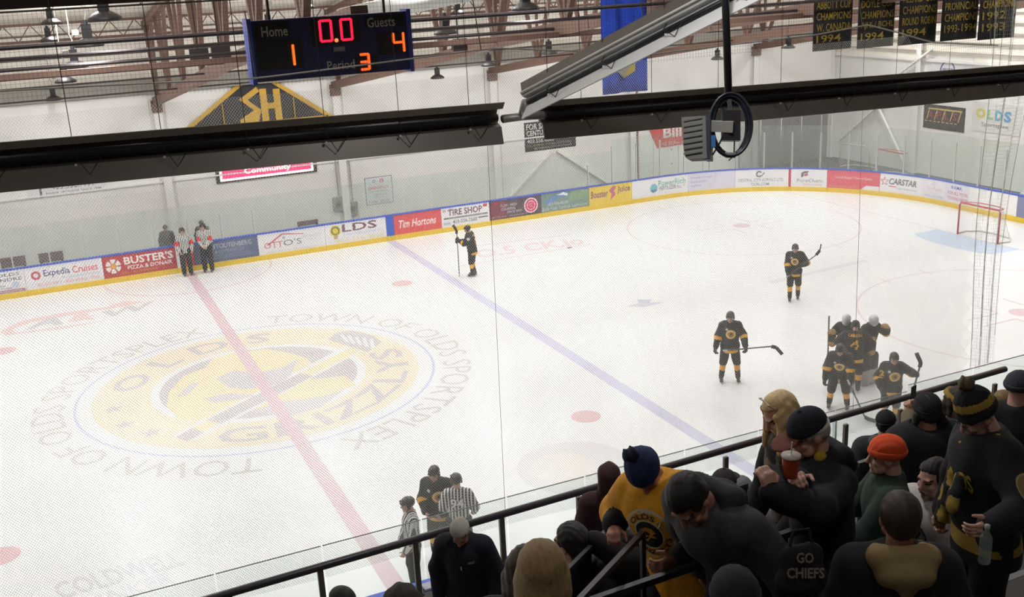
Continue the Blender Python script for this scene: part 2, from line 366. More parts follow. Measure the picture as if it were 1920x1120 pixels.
ad(-9.4, -7.45, (196, 200, 206), 'plain grey dasher panel left of the two town names', [])
ad(-7.45, -5.6, W_, 'white dasher panel naming two towns with a small photo mark', [(T('OLDS', .95, 1.7, .82, .93), (70, 70, 76)), (T('SUNDRE', .72, 1.75, .64, .76), (70, 70, 76)), (T('VIEW', .9, 1.2, .45, .51), (70, 70, 76)), (T('FEATURE', .75, 1.4, .36, .42), (70, 70, 76)), (disc2d(1.52, .48, .12), (190, 198, 214), 'emblem'), (rect2d(.2, 1.8, .22, .33), (176, 128, 142), 'stripe'), (T('WELCOME', .9, 1.7, .25, .3), (236, 220, 224), 'lettering', 2)])
ad(-5.6, -2.98, W_, 'white dasher panel with blue and red cruise lettering', [(T('Expedia', .62, 1.5, .55, .86, bold=.01), (74, 78, 128)), (T('Cruises', 1.58, 2.45, .6, .86, bold=.01), (214, 96, 96)), (ring2d(.36, .7, .08, .16, 16), (190, 90, 100), 'emblem'), (T('Air, Land & Sea Vacations', 1.2, 2.5, .45, .54), (150, 176, 210)), (T('403-556-0471 - 4526 49 Ave - Olds', .35, 2.45, .28, .4), (222, 150, 156))])
seg = [(ring2d(.36, .62, .1, .27, 6, k*pi/3+.1, k*pi/3+.9), (238, 230, 222), 'emblem') for k in range(6)]
ad(-2.98, -.38, (180, 66, 72), 'red dasher panel with pizza wheel mark and white lettering', seg+[(disc2d(.36, .62, .09), (226, 160, 60), 'emblem'), (T("BUSTER'S", .75, 2.5, .62, .92, bold=.03), (240, 232, 228)), (T('PIZZA & DONAIR', .85, 2.45, .42, .57, bold=.02), (240, 232, 228)), (T('OLDS  |  BLACK DIAMOND', .6, 1.9, .27, .35), (226, 190, 90))])
ad(-.38, -.06, (228, 224, 224), 'narrow white dasher panel behind the left referee', [])
ad(-.06, .26, (206, 66, 74), 'red centre line stripe panel between the two referees', [])
ad(.26, 2.7, (92, 102, 130), 'slate blue dasher panel with pale surname lettering', [(T('STOUTENBERG', .75, 2.2, .72, .9), (214, 218, 228)), (T('& COMPANY LLP', .8, 1.9, .54, .66), (176, 184, 204)), (rect2d(.2, 2.3, .33, .36), (140, 148, 172), 'stripe'), (T('CHARTERED ACCOUNTANTS', .4, 2.1, .4, .48), (160, 168, 190))])
roof = [(poly2d([(.3, .55), (.95, .95), (1.8, .84), (1.8, .81), (.97, .9), (.42, .55)]), (196, 104, 110), 'emblem'), (rect2d(.96, 1.06, .72, .82), (170, 176, 190), 'emblem')]
ad(2.7, 5.36, W_, 'white dasher panel with red roof outline mark', roof+[(T("OTT", .22, .95, .42, .66), (206, 92, 98)), (T("O'S", .98, 1.7, .44, .68), (98, 102, 116)), (T('403-586-2477', 1.75, 2.5, .66, .76), (186, 188, 200)), (T('OLDS, AB', 1.95, 2.3, .53, .6), (196, 198, 206)), (rect2d(.3, 2.5, .26, .28), (206, 206, 214), 'stripe')])
ad(5.36, 7.9, W_, 'white dasher panel with yellow light bulb mark', [(disc2d(.42, .74, .22), (218, 202, 76), 'emblem'), (ring2d(.42, .74, .12, .17), (110, 92, 70), 'emblem', 2), (rect2d(.34, .5, .4, .54), (190, 160, 130), 'emblem'), (T('LDS', .7, 2.15, .64, .96, bold=.02), (118, 84, 98)), (T('Electric&LightingLtd.', .75, 2.35, .47, .59), (176, 196, 216)), (T('403-556-0808', .4, 2.4, .25, .4), (222, 212, 150))])
ad(7.9, 8.22, (52, 96, 196), 'blue line stripe panel left of the red script panel', [])
ad(8.22, 10.3, (216, 84, 86), 'red dasher panel with white slanted script lettering', [(T('Tim Hortons', .22, 1.85, .45, .78, shear=.25, bold=.015), (246, 236, 234))])
ad(10.3, 12.48, W_, 'white dasher panel with bold tire shop lettering', [(T('TIRE SHOP', .3, 1.85, .66, .93, bold=.02), (112, 66, 80)), (T('The', .35, .5, .93, .98), (120, 80, 90)), (rect2d(.1, 2.1, .53, .6), (110, 110, 116), 'stripe'), (T('Complete Tire & Automotive Service', .3, 1.95, .54, .59), (226, 226, 228), 'lettering', 2), (T('403-556-7660', .5, 1.6, .31, .47, bold=.01), (104, 106, 114)), (rect2d(.08, .4, .3, .4), (176, 186, 200), 'stripe'), (rect2d(1.66, 2.1, .4, .46), (110, 110, 116), 'stripe'), (rect2d(1.9, 2.08, .86, .98), (204, 84, 90), 'emblem'), (T('BF', .08, .22, .84, .94), (120, 100, 110))])
ad(12.48, 14.92, (92, 72, 84), 'dark maroon dasher panel with round pink and white emblem', [(rect2d(0, .75, .22, 1.0), (124, 62, 76), 'stripe'), (T('OLDS - AREA', .5, 1.3, .72, .83), (228, 214, 220), 'lettering', 2), (T('CLEANING', .55, 1.2, .56, .67), (228, 214, 220), 'lettering', 2), (T('SINCE 2009', .8, 1.5, .42, .52), (228, 214, 220), 'lettering', 2), (T('587-999-2626   cleaningservice.ca', .1, 1.75, .25, .34), (206, 190, 198), 'lettering', 2), (disc2d(1.95, .62, .33), (238, 222, 228), 'emblem', 2), (ring2d(1.95, .62, .2, .28), (208, 66, 104), 'emblem', 3), (disc2d(1.95, .62, .17), (208, 66, 104), 'emblem', 3), (T('CC', 1.86, 2.04, .55, .7), (246, 226, 232), 'lettering', 4), (poly2d([(.12, .9), (.3, .98), (.45, .9), (.25, .84)]), (170, 60, 80), 'emblem', 2)])
ad(14.92, 17.28, (120, 142, 132), 'green and blue dasher panel with breaking wave picture', [(poly2d([(.1, .6), (.5, .85), (1.1, .95), (1.25, .8), (.9, .78), (.6, .66), (.35, .56)]), (104, 138, 190), 'picture'), (poly2d([(.75, .9), (1.1, .99), (1.3, .9), (1.28, .8), (1.1, .86)]), (230, 236, 244), 'picture', 2), (poly2d([(1.3, .5), (2.3, .6), (2.3, .98), (1.5, .98)]), (134, 160, 132), 'picture'), (T('403-556-8500', .3, 1.3, .47, .6, bold=.01), (226, 232, 236), 'lettering', 3), (T('Bulk Fuel', .05, .75, .26, .42), (226, 232, 236), 'lettering', 3), (T('Cardlock', .85, 1.4, .27, .42), (226, 232, 236), 'lettering', 3), (T('Lubricants', 1.5, 2.25, .27, .42), (226, 232, 236), 'lettering', 3)])
ad(17.28, 19.46, (232, 200, 84), 'yellow dasher panel with purple juice lettering', [(T('Booster', .08, .95, .5, .82, bold=.02, shear=.1), (118, 70, 110)), (T('Juice', 1.42, 2.1, .55, .9, bold=.02, shear=.1), (118, 70, 110)), (poly2d([(1.05, .3), (1.15, .6), (1.0, .75), (1.2, .95), (1.38, .9), (1.25, .7), (1.35, .55), (1.15, .4)]), (190, 96, 130), 'emblem')])
ad(19.46, 22.4, W_, 'white dasher panel with green and grey fertilizer lettering', [(disc2d(1.15, .57, .2), (120, 186, 196), 'emblem'), (poly2d([(.97, .5), (1.33, .5), (1.28, .4), (1.15, .36), (1.02, .4)]), (88, 130, 170), 'emblem', 2), (T('PowerRich', 1.4, 2.8, .62, .88, bold=.01), (76, 164, 140)), (T('FERTILIZER Inc.', 1.45, 2.62, .42, .6, bold=.01), (92, 100, 108)), (disc2d(2.72, .55, .06), (216, 206, 150), 'emblem')])
ad(22.4, 24.64, (216, 212, 226), 'lilac white dasher panel with three lines of community wording', [(T('Building stronger', .12, 1.2, .74, .87), (132, 124, 166)), (T('communities,', .12, .95, .55, .68), (132, 124, 166)), (T('together', .12, .7, .37, .5), (132, 124, 166)), (ring2d(.65, .98, .66, .69, 20, -1.2, .1), (206, 196, 160), 'stripe'), (ring2d(.65, .98, .74, .77, 20, -1.2, .1), (180, 196, 214), 'stripe')])
ad(24.64, 27.06, W_, 'white dasher panel with asphalt company lettering', [(ring2d(1.1, .8, .08, .15, 20, .6, 5.7), (110, 116, 122), 'emblem'), (poly2d([(1.18, .7), (1.24, .7), (1.36, .86), (1.3, .88)]), (110, 116, 122), 'emblem'), (T('CENTRAL CITY ASPHALT LTD.', .16, 2.2, .46, .6), (106, 112, 120)), (T('CCAL.COM', .75, 1.55, .27, .4, bold=.01), (106, 112, 120))])
ad(27.06, 27.16, (196, 60, 70), 'thin red goal line stripe panel', [])
ad(27.16, 28.76, W_, 'white dasher panel with grey and red folded square mark', [(poly2d([(.45, .62), (.45, .84), (.6, .93), (.8, .93), (.72, .82), (.58, .82), (.55, .68)]), (116, 104, 112), 'emblem'), (poly2d([(.58, .7), (.72, .7), (.76, .8), (.62, .8)]), (196, 72, 84), 'emblem', 2), (T('PureChem', .28, 1.4, .42, .58), (110, 112, 122)), (T('Services', .55, 1.35, .27, .38), (210, 150, 158))])
ad(28.76, 31.12, (216, 100, 112), 'red dasher panel with white good game slogan', [(T('Good Sleep = Good Game', .35, 2.0, .62, .76, bold=.01), (246, 226, 228)), (poly2d([(1.5, .2), (1.75, .4), (2.34, .4), (2.34, .2)]), (232, 226, 230), 'stripe'), (T('Brought to you by sleep centre', .1, 1.4, .25, .32), (240, 196, 200))])
ad(31.12, 33.14, W_, 'white dasher panel with red star outline and grey slanted lettering', [(star2d(.22, .68, .22), (206, 92, 100), 'emblem'), (star2d(.23, .68, .15), W_, 'emblem', 2), (T('CARSTAR', .42, 1.72, .56, .84, bold=.03, shear=.2), (118, 118, 124)), (rect2d(.4, .75, .46, .5), (206, 92, 100), 'stripe'), (T('Collision & Glass Service', .75, 1.75, .38, .47), (150, 150, 158))])
ad(33.14, 34.3, (228, 224, 232), 'white dasher panel with faint rose lettering and blue number', [(T('TorRona', .2, .95, .56, .72), (226, 178, 182)), (T('Estates', .4, .8, .42, .5), (226, 190, 194)), (T('403-559-0006', .15, 1.05, .26, .37), (146, 170, 216)), (ring2d(.55, .85, .05, .08, 12), (196, 186, 200), 'emblem')])
ad(34.3, 35.52, (224, 222, 232), 'white dasher panel with red towing words near the goal', [(T('AMA', .42, .85, .78, .92, bold=.02), (96, 96, 190)), (ring2d(.34, .85, .03, .06, 12), (96, 96, 190), 'emblem'), (T('FOR ALL YOUR', .12, 1.15, .54, .68, bold=.01), (204, 96, 108)), (T('TOWING NEEDS', .12, 1.18, .32, .46, bold=.01), (204, 96, 108))])
ad(35.52, 37.85, (238, 236, 234), 'plain white dasher panel behind the goal net', [])
ad(37.85, 43, (132, 138, 168), 'grey blue dasher panel at the end of the rink', [])
s = 43.0; k = 0
while s < SEND+34:
    panel(s, s+3.0, (206, 204, 200), 'plain pale dasher panel of the near side boards', (), 'near side dasher panels'); s += 3.0
# ---------------- shield glass above the boards ----------------
def glass(s0, s1, z1, label, mat=GLASS, grp='far shield glass panes', post=True, z0=1.07, edge=None):
    p, n = path(s0); o = thing('shield_glass', label, 'glass', (p[0], p[1], z0), 0, grp); off = np.array((p[0], p[1], z0))
    b = strip(B(), s0+.015, s1-.015, rectp(.05, .062, z0, z1)); b.v = [tuple(np.array(q)-off) for q in b.v]; b.mesh('pane', mat, o)
    if edge:
        b = strip(B(), s0+.015, s1-.015, rectp(.048, .064, z1, z1+.012)); b.v = [tuple(np.array(q)-off) for q in b.v]; b.mesh('edge', edge, o)
    if post:
        q = path(s0)[0]-path(s0)[1]*.056-np.array((p[0], p[1])); a = np.array((q[0], q[1], 0)); hh = post if post is not True else z1-z0-.3
        B().bar(a, a+np.array((0, 0, hh)), .045, .07).mesh('stanchion', ALU, o)
s = -12.0
while s < 18.4: glass(s, s+1.22, 2.5, 'clear shield glass pane on the far side boards', post=.95 if (s < 3 or s > 16.6) else None); s += 1.22
while s < 42: glass(s, s+1.24, 3.0, 'tall clear shield glass pane round the far corner', grp='corner shield glass panes'); s += 1.24
SN = lambda x: SEND+(xc-x)
xs = [-9.5, -7.9, -6.3, -4.75, -3.15, -1.58, 0, 1.45, 2.88, 4.84, 6.4, 8.15, 9.9, 11.6, 13.2, 15, 17, 19]
EDGE = M('glass_edge', (70, 92, 88), .3)
for a, c in zip(xs[:-1], xs[1:]):
    glass(SN(c), SN(a), 2.17 if a < 9.9 else 2.3, 'low shield glass pane on the near side boards', GLASSN, 'near shield glass panes', .9 if a >= 6.4 else None, edge=EDGE)
# ---------------- markings in the ice ----------------
def paint(name, s2, rgb, z, xf=None):
    rgb = tuple(int(q*.958) for q in rgb); v, f = s2; return mk(name, [(a, c, z) for a, c in v], f, M('ice_%d_%d_%d' % rgb, rgb, .3, spec=.35), ICE)
PINK, LAV = (226, 202, 208), (212, 210, 232)
paint('red_line', rect2d(-.17, .17, -12.92, 12.92), PINK, .006)
paint('blue_line', rect2d(7.85, 8.2, -12.92, 12.92), LAV, .002); paint('blue_line', rect2d(-8.2, -7.85, -12.92, 12.92), LAV, .002)
paint('goal_line', rect2d(26.37, 26.43, -11.0, 11.0), (232, 216, 218), .002)
for x in (6.38, -6.38):
    for y in (6.72, -6.72): paint('faceoff_dot', disc2d(x, y, .36, 28), (228, 196, 200), .002)
for y in (6.72, -6.72):
    paint('faceoff_circle', ring2d(20.85, y, 4.55, 4.62, 96), (234, 220, 222), .002); paint('faceoff_dot', disc2d(20.85, y, .36, 28), (230, 206, 210), .002)
    L = []
    for sx in (-1, 1):
        for sy in (-1, 1):
            L += [rect2d(min(20.85+sx*.6, 20.85+sx*1.8), max(20.85+sx*.6, 20.85+sx*1.8), y+sy*.3-.03, y+sy*.3+.03), rect2d(20.85+sx*.6-.03, 20.85+sx*.6+.03, min(y+sy*.3, y+sy*1.2), max(y+sy*.3, y+sy*1.2))]
        L += [rect2d(20.85-.9, 20.85-.84, y+sx*4.6-.3, y+sx*4.6+.3), rect2d(20.85+.84, 20.85+.9, y+sx*4.6-.3, y+sx*4.6+.3)]
    paint('hash_marks', merge2d(L), (234, 216, 218), .003)
paint('referee_crease', ring2d(0, 12.93, 3.02, 3.1, 48, pi, 2*pi), (232, 212, 214), .002)
cr = [(26.38, -1.9), (26.38, 1.9)]+[(26.38-1.0-1.0*sin(a)*.6, 1.9*cos(a)) for a in np.linspace(0.25, pi-.25, 14)]
paint('goal_crease', poly2d(cr), (206, 222, 242), .002)
# centre emblem
GR, GO, GR2 = (206, 203, 205), (246, 229, 209), (214, 212, 214)
paint('emblem_ring', ring2d(0, 0, 4.67, 4.74, 120), (206, 208, 236), .003)
paint('emblem_gold', ring2d(0, 0, 2.85, 4.3, 96), GO, .003); paint('emblem_core', disc2d(0, 0, 2.62, 72), GR, .003)
def arc_text(body, r0, r1, a0, a1, outward=True, bold=0):
    v, f, w, h = text2d(body, bold=bold); q = []
    for u, t in v:
        a = a0+(a1-a0)*u/w; r = r0+(r1-r0)*t/h if outward else r1-(r1-r0)*t/h
        q.append((r*cos(a), r*sin(a)))
    return np.array(q), f
def ang(px, py): x, y = ice(px, py); return math.atan2(y, x)
A0, A1 = ang(500, 603), ang(640, 830)
paint('lettering', arc_text('TOWN OF OLDS SPORTSPLEX', 4.95, 5.75, A0, A1 if A1 < A0 else A1-2*pi), (214, 211, 210), .003)
B0, B1 = ang(492, 868), ang(385, 622); B0 = B0 if B0 < 0 else B0-2*pi
while B1 > B0: B1 -= 2*pi
paint('lettering', arc_text('TOWN OF OLDS SPORTSPLEX', 4.95, 5.75, B0, B1), (214, 211, 210), .003)
c0, c1 = ang(200, 738), ang(508, 632)
if c1 > c0: c0 += 2*pi
paint('lettering', arc_text('O L D S', 3.15, 4.05, c0, c1, bold=.02), GR, .004)
g0, g1 = ang(395, 835), ang(725, 655)
if g1 < g0: g1 += 2*pi
paint('lettering', arc_text('GRIZZLYS', 3.15, 4.05, g0, g1, False, .02), GR, .004)
paint('star', merge2d([star2d(*ice(px, py), .3) for px, py in ((212, 768), (234, 797), (284, 812))]), GR, .004)
def icep(P): return poly2d([ice(*q) for q in P])
GO2 = (247, 228, 198)
paint('bear_mark', icep([(318, 735), (345, 705), (385, 690), (400, 672), (440, 662), (500, 655), (540, 662), (575, 672), (588, 690), (560, 705), (590, 712), (645, 705), (668, 722), (620, 740), (560, 752), (520, 758), (470, 770), (420, 782), (370, 790), (335, 785), (312, 762)]), GO2, .004)
for nm, P in (('bear_shade', [(405, 710), (440, 695), (480, 700), (530, 690), (560, 672), (545, 705), (520, 722), (470, 730), (430, 728)]), ('bear_shade', [(380, 748), (430, 738), (480, 742), (440, 752), (400, 756)]), ('bear_shade', [(330, 745), (355, 722), (375, 716), (352, 742)]), ('bear_shade', [(470, 772), (540, 752), (600, 745), (640, 735), (600, 765), (540, 782)])):
    paint(nm, icep(P), GR2, .005)
def icebar(p, q, w):
    a, c = np.array(ice(*p)), np.array(ice(*q)); d = c-a; d /= np.linalg.norm(d); n = np.array((-d[1], d[0]))*w/2; return poly2d([a-n, c-n, c+n, a+n])
paint('stick_outline', icebar((345, 822), (690, 640), .72), (244, 243, 242), .0045); paint('stick_mark', icebar((350, 818), (685, 645), .42), GO2, .005)
paint('stick_grip', icebar((400, 792), (575, 703), .5), GR, .0052); paint('stick_blade', icep([(614, 637), (632, 624), (660, 620), (700, 630), (716, 642), (690, 660), (668, 655), (640, 645)]), GR, .0055)
paint('blade_tape', merge2d([icebar((640+k*14, 628+k*2), (652+k*12, 642+k*3), .1) for k in range(5)]), (240, 240, 240), .0057)
paint('stick_knob', icep([(330, 820), (362, 803), (382, 812), (350, 829)]), GR, .0055)
# other sponsors painted in the ice
def ice_text(body, p00, p10, p01, rgb, z=.003, **k):
    v, f, w, h = text2d(body, **k); o_, a, c = (np.array(ice(*q)) for q in (p00, p10, p01)); return paint('lettering', ([o_+(a-o_)*u/w+(c-o_)*t/h for u, t in v], f), rgb, z)
ice_text('O.5 CK.jo', (898, 490), (1103, 462), (888, 470), (240, 216, 218), bold=.03)
paint('stripe', merge2d([icebar((860, 500), (1108, 458), .1), icebar((880, 463), (1070, 440), .1)]), (240, 216, 218), .003)
ice_text('A', (45, 620), (120, 608), (62, 600), (212, 211, 214), bold=.04); ice_text('&', (125, 606), (180, 598), (130, 592), (238, 208, 208), bold=.03); ice_text('W', (182, 600), (285, 578), (190, 585), (212, 211, 214), bold=.04)
paint('arrow_mark', icep([(0, 622), (40, 602), (110, 588), (200, 576), (232, 565), (270, 566), (230, 575), (130, 592), (60, 604), (22, 618), (30, 624), (110, 613), (200, 602), (110, 618), (10, 629)]), (240, 212, 210), .0025)
ice_text('COLDWELL', (115, 1125), (352, 1058), (95, 1096), (226, 224, 230), bold=.02); ice_text('BANKER', (150, 1152), (330, 1092), (140, 1128), (230, 228, 234), bold=.02)
x0, y0 = ice(1078, 875); paint('faded_emblem', disc2d(x0, y0, 1.25, 40), (234, 232, 232), .002); paint('faded_emblem', disc2d(x0-.25, y0+.1, .7, 30), (242, 236, 230), .003)
paint('faded_emblem', icep([(1175, 575), (1200, 568), (1245, 567), (1210, 576)]), (214, 216, 226), .002); paint('faded_emblem', icep([(1195, 562), (1222, 562), (1218, 568), (1196, 568)]), (206, 210, 226), .002)
paint('faded_emblem', icep([(1440, 528), (1620, 487), (1628, 490), (1450, 532)]), (232, 231, 233), .002)
# ---------------- goal ----------------
RED = M('goal_red', (196, 84, 86), .4); NETG = M('goal_net', (226, 226, 222), .8)
def netlines(b, P00, P10, P11, P01, n, m_, r=.004):
    P00, P10, P11, P01 = (np.array(q, float) for q in (P00, P10, P11, P01))
    f = lambda u, v: (P00*(1-u)+P10*u)*(1-v)+(P01*(1-u)+P11*u)*v
    for i in range(n+1): b.bar(f(i/n, 0), f(i/n, 1), r)
    for j in range(m_+1): b.bar(f(0, j/m_), f(1, j/m_), r)
def goal(loc, rz, label, net=True, mat=RED):
    o = thing('hockey_goal', label, 'goal', loc, rz)     # opening faces -x locally
    B().tube([(0, -.915, 0), (0, -.915, 1.12), (0, -.86, 1.22), (0, .86, 1.22), (0, .915, 1.12), (0, .915, 0)], .035, 10).mesh('frame', mat, o, True)
    base = [(0, -.915, .03), (.5, -1.0, .03), (.9, -.7, .03), (1.02, 0, .03), (.9, .7, .03), (.5, 1.0, .03), (0, .915, .03)]
    B().tube(base, .03, 8).mesh('base_frame', M('goal_pad', (228, 224, 216), .6), o, True)
    top = [(0, -.86, 1.22), (.35, -.75, 1.2), (.5, -.4, 1.2), (.53, 0, 1.2), (.5, .4, 1.2), (.35, .75, 1.2), (0, .86, 1.22)]
    B().tube(top, .018, 8).mesh('top_frame', mat, o, True)
    if net:
        b = B()
        for i in range(6): netlines(b, base[i], base[i+1], top[i+1], top[i], 7, 16)
        netlines(b, top[1], top[5], top[6], top[0], 14, 5)
        tag(b.mesh('net', NETG, o), kind='stuff')
    return o
goal((26.42, 0, 0.003), 0, 'red framed hockey goal with white net standing on the ice')
q = at(1598, 330, 0, 32.2); goal((32.3, 13.0, 0), radians(8), 'pale spare goal stored behind the corner glass', True, M('pale_frame', (206, 200, 192), .6))
goal((32.3, 10.6, 0), radians(-4), 'red topped spare goal stored against the end wall', True)
# ---------------- signs on the walls ----------------
def sign(name, label, org, ux, w, h, rgb, marks, th=.05, emit=0, cat='sign'):
    ux = np.array(ux, float); uy = np.array((0, 0, 1.)); n = np.cross(ux, uy); org = np.array(org, float)
    o = thing(name, label, cat, org); z0 = np.zeros(3)
    q = [z0+n*t+ux*a+uy*c for t in (-th, 0) for a, c in ((0, 0), (w, 0), (w, h), (0, h))]
    mk('board', q, [(3, 2, 1, 0), (4, 5, 6, 7), (0, 1, 5, 4), (1, 2, 6, 5), (2, 3, 7, 6), (3, 0, 4, 7)], M('sign_%d_%d_%d%s' % (*rgb, 'e' if emit else ''), rgb, .5, emit=emit), o)
    for m in marks:
        v, f = on_plane(m[0], z0, ux, uy, .004*(m[3] if len(m) > 3 else 1)); e = m[4] if len(m) > 4 else 0
        mk(m[2] if len(m) > 2 else 'lettering', v, f, M('sgn_%d_%d_%d_%d' % (*m[1], int(e*10)), m[1], .5, emit=e), o)
    return o
SY = FY-.16
GOLD = (214, 170, 66)
# gable shaped SH sign
o = thing('gable_sign', 'black gable shaped sign with yellow frame and large SH letters', 'sign', (1.15, SY, 4.75))
G = lambda P: on_plane(P, (0, 0, 0), (1, 0, 0), (0, 0, 1))
pts = [(0, 0), (5.75, 0), (2.95, 2.1)]
v = [(x, t, z) for t in (0, -.06) for x, z in pts]; mk('board', v, [(0, 1, 2), (5, 4, 3), (0, 3, 4, 1), (1, 4, 5, 2), (2, 5, 3, 0)], M('gable_black', (52, 50, 54), .6), o)
def gb(p, q, w): B().bar((p[0], -.075, p[1]), (q[0], -.075, q[1]), .03, w, up=(0, 0, 1)).mesh('frame_bar', M('gold_paint', GOLD, .5), o)
gb((-.15, .03), (2.95, 2.16), .16); gb((2.95, 2.16), (5.9, .03), .16); gb((0, .06), (5.75, .06), .15); gb((1.45, .1), (1.45, .98), .15); gb((4.35, .1), (4.35, 1.0), .15)
for P in ([(2.9, 1.55), (2.15, 1.1), (2.7, .62), (2.1, .28), (2.1, .14), (2.85, .14), (3.0, .6), (2.5, 1.05), (3.0, 1.35)], [(3.0, .14), (3.28, .14), (3.28, .62), (3.55, .62), (3.55, .14), (3.83, .14), (3.83, 1.4), (3.55, 1.4), (3.55, .85), (3.28, .85), (3.28, 1.45), (3.0, 1.45)]):
    vv = [(x, -.09, z) for x, z in P]; mk('letter', vv, [tuple(range(len(P)))], M('gold_paint', GOLD, .5), o)
sign('sponsor_sign', 'white sponsor sign with phone number and since 1998 wording', (-5.05, SY, 2.8), (1, 0, 0), 2.85, 1.6, (232, 232, 232), [(T('403.556.7777', .85, 2.45, .28, .5), (110, 110, 114)), (T('MAJOR SPONSOR SINCE 1998', .65, 2.65, .08, .2), (96, 96, 100)), (rect2d(.42, .5, .02, .6), (110, 110, 114), 'stripe')])
sign('led_sign', 'lit pink message sign with white community lettering', (2.0, SY-.05, 2.55), (1, 0, 0), 4.2, .95, (70, 58, 62), [(rect2d(.15, 4.05, .06, .85), (255, 236, 240), 'border', 1, 1.0), (rect2d(.25, 3.95, .16, .8), (236, 62, 118), 'screen', 2, .8), (T('Community', 1.15, 3.1, .2, .5, bold=.02), (255, 250, 250), 'lettering', 3, 1.0)], th=.15)
sign('emergency_sign', 'white framed emergency notice with red heading behind the glass', (8.23, SY, .78), (1, 0, 0), 1.25, 1.22, (108, 116, 132), [(rect2d(.03, 1.22, .03, 1.19), (228, 234, 236), 'sheet'), (T('EMERGENCY', .15, 1.1, .68, .8, bold=.02), (214, 120, 126), 'lettering', 2), (T('Police, Fire, Ambulance', .2, 1.05, .55, .63), (130, 136, 150), 'lettering', 2), (T('Call 9-1-1', .35, .95, .38, .49), (176, 130, 140), 'lettering', 2), (T('Olds Sportsplex', .35, .9, .28, .34), (150, 156, 166), 'lettering', 2), (T('5133 - 52 ST', .12, 1.08, .07, .18, bold=.01), (206, 130, 136), 'lettering', 2), (ring2d(.42, 1.03, .04, .07, 14), (130, 136, 160), 'emblem', 2), (rect2d(.68, .85, .95, 1.12), (214, 110, 120), 'emblem', 2), (T('E', .72, .81, .97, 1.1), (236, 236, 238), 'lettering', 3)])
sign('realty_sign', 'black for sale sign with white lettering below the heater joint', (16.0, SY, 2.25), (1, 0, 0), 2.65, 1.35, (52, 50, 52), [(T('FOR SALE', .1, 1.35, 1.0, 1.27, bold=.02), (232, 232, 230)), (T('CENTURY 21', .1, 1.55, .72, .96, bold=.02), (232, 232, 230)), (T('Bravo Realty', .1, .9, .61, .69), (190, 190, 190)), (T('403.556.4000', .12, 1.5, .38, .57, bold=.01), (226, 226, 224)), (T('CALL US FOR ALL YOUR REAL ESTATE NEEDS', .1, 2.4, .22, .32), (176, 170, 140)), (T('@THEGATEWAYTEAM', .45, 2.4, .06, .16), (196, 196, 196))])
o = thing('banner_sign', 'red slanted shop sign with white lettering and street address', 'sign', (22.7, SY, 1.65))
P = [(.0, .95), (2.5, .95), (2.6, .05), (.4, 0)]
mk('board', [(x, t, z) for t in (0, -.05) for x, z in P], [(0, 1, 2, 3), (7, 6, 5, 4), (0, 4, 5, 1), (1, 5, 6, 2), (2, 6, 7, 3), (3, 7, 4, 0)], M('sign_red', (214, 66, 66), .5), o)
for tx in ((T('Bills', .75, 2.2, .45, .95, bold=.03),), (T('5105 50 Ave  Olds', .5, 2.3, .1, .25),)):
    v, f = on_plane(tx[0], (0, -.05, 0), (1, 0, 0), (0, 0, 1), .006); mk('lettering', v, f, M('sgn_w', (240, 232, 230), .5), o)
# end wall signs (u runs towards -y)
arch = []
for k in range(4):
    x0 = .42+k*.52; arch += [(poly2d([(x0-.22, .42), (x0-.16, .42), (x0+.0, .92), (x0-.06, .92)]), (222, 190, 116), 'column')]
arch += [(poly2d([(2.28, .42), (2.34, .42), (2.5, .92), (2.44, .92)]), (222, 190, 116), 'column'), (rect2d(.3, 2.55, .9, .97), (222, 190, 116), 'beam')]
arch += [(T(c, .38+k*.52, .66+k*.52, .5, .82), (196, 74, 90), 'lettering', 2) for k, c in enumerate('APLS')]+[(rect2d(.12+k*.28, .3+k*.28, .33, .37), (216, 200, 150), 'dash') for k in range(8)]
sign('arch_sign', 'black sign with cream arches and four red letters', (XE-.02, 10.35, 2.22), (0, -1, 0), 2.45, 1.12, (58, 54, 54), [((m[0][0]*np.array((.9, 1)), m[0][1]),)+m[1:] for m in arch])
sign('venue_sign', 'white wall sign with yellow to blue rainbow lettering', (XE-.02, 7.5, 2.4), (0, -1, 0), 2.6, 1.3, (230, 228, 224), [(T('O', .2, .75, .58, 1.02, bold=.05), (216, 208, 96)), (T('L', .85, 1.15, .56, 1.0, bold=.05), (170, 208, 160)), (T('D', 1.25, 1.65, .54, 1.0, bold=.05), (130, 190, 206)), (T('S', 1.72, 2.12, .52, 1.0, bold=.05), (120, 170, 208)), (T('Sportsplex', .55, 2.0, .2, .42), (120, 120, 124))])
sign('crest_sign', 'white end wall poster with blue oval crest', (XE-.02, 10.3, 4.45), (0, -1, 0), 2.6, 1.1, (226, 224, 222), [(ring2d(1.2, .5, .36, .44, 30), (70, 84, 140), 'emblem'), (T('SPORT', .9, 1.5, .4, .6, bold=.02), (70, 84, 140))])
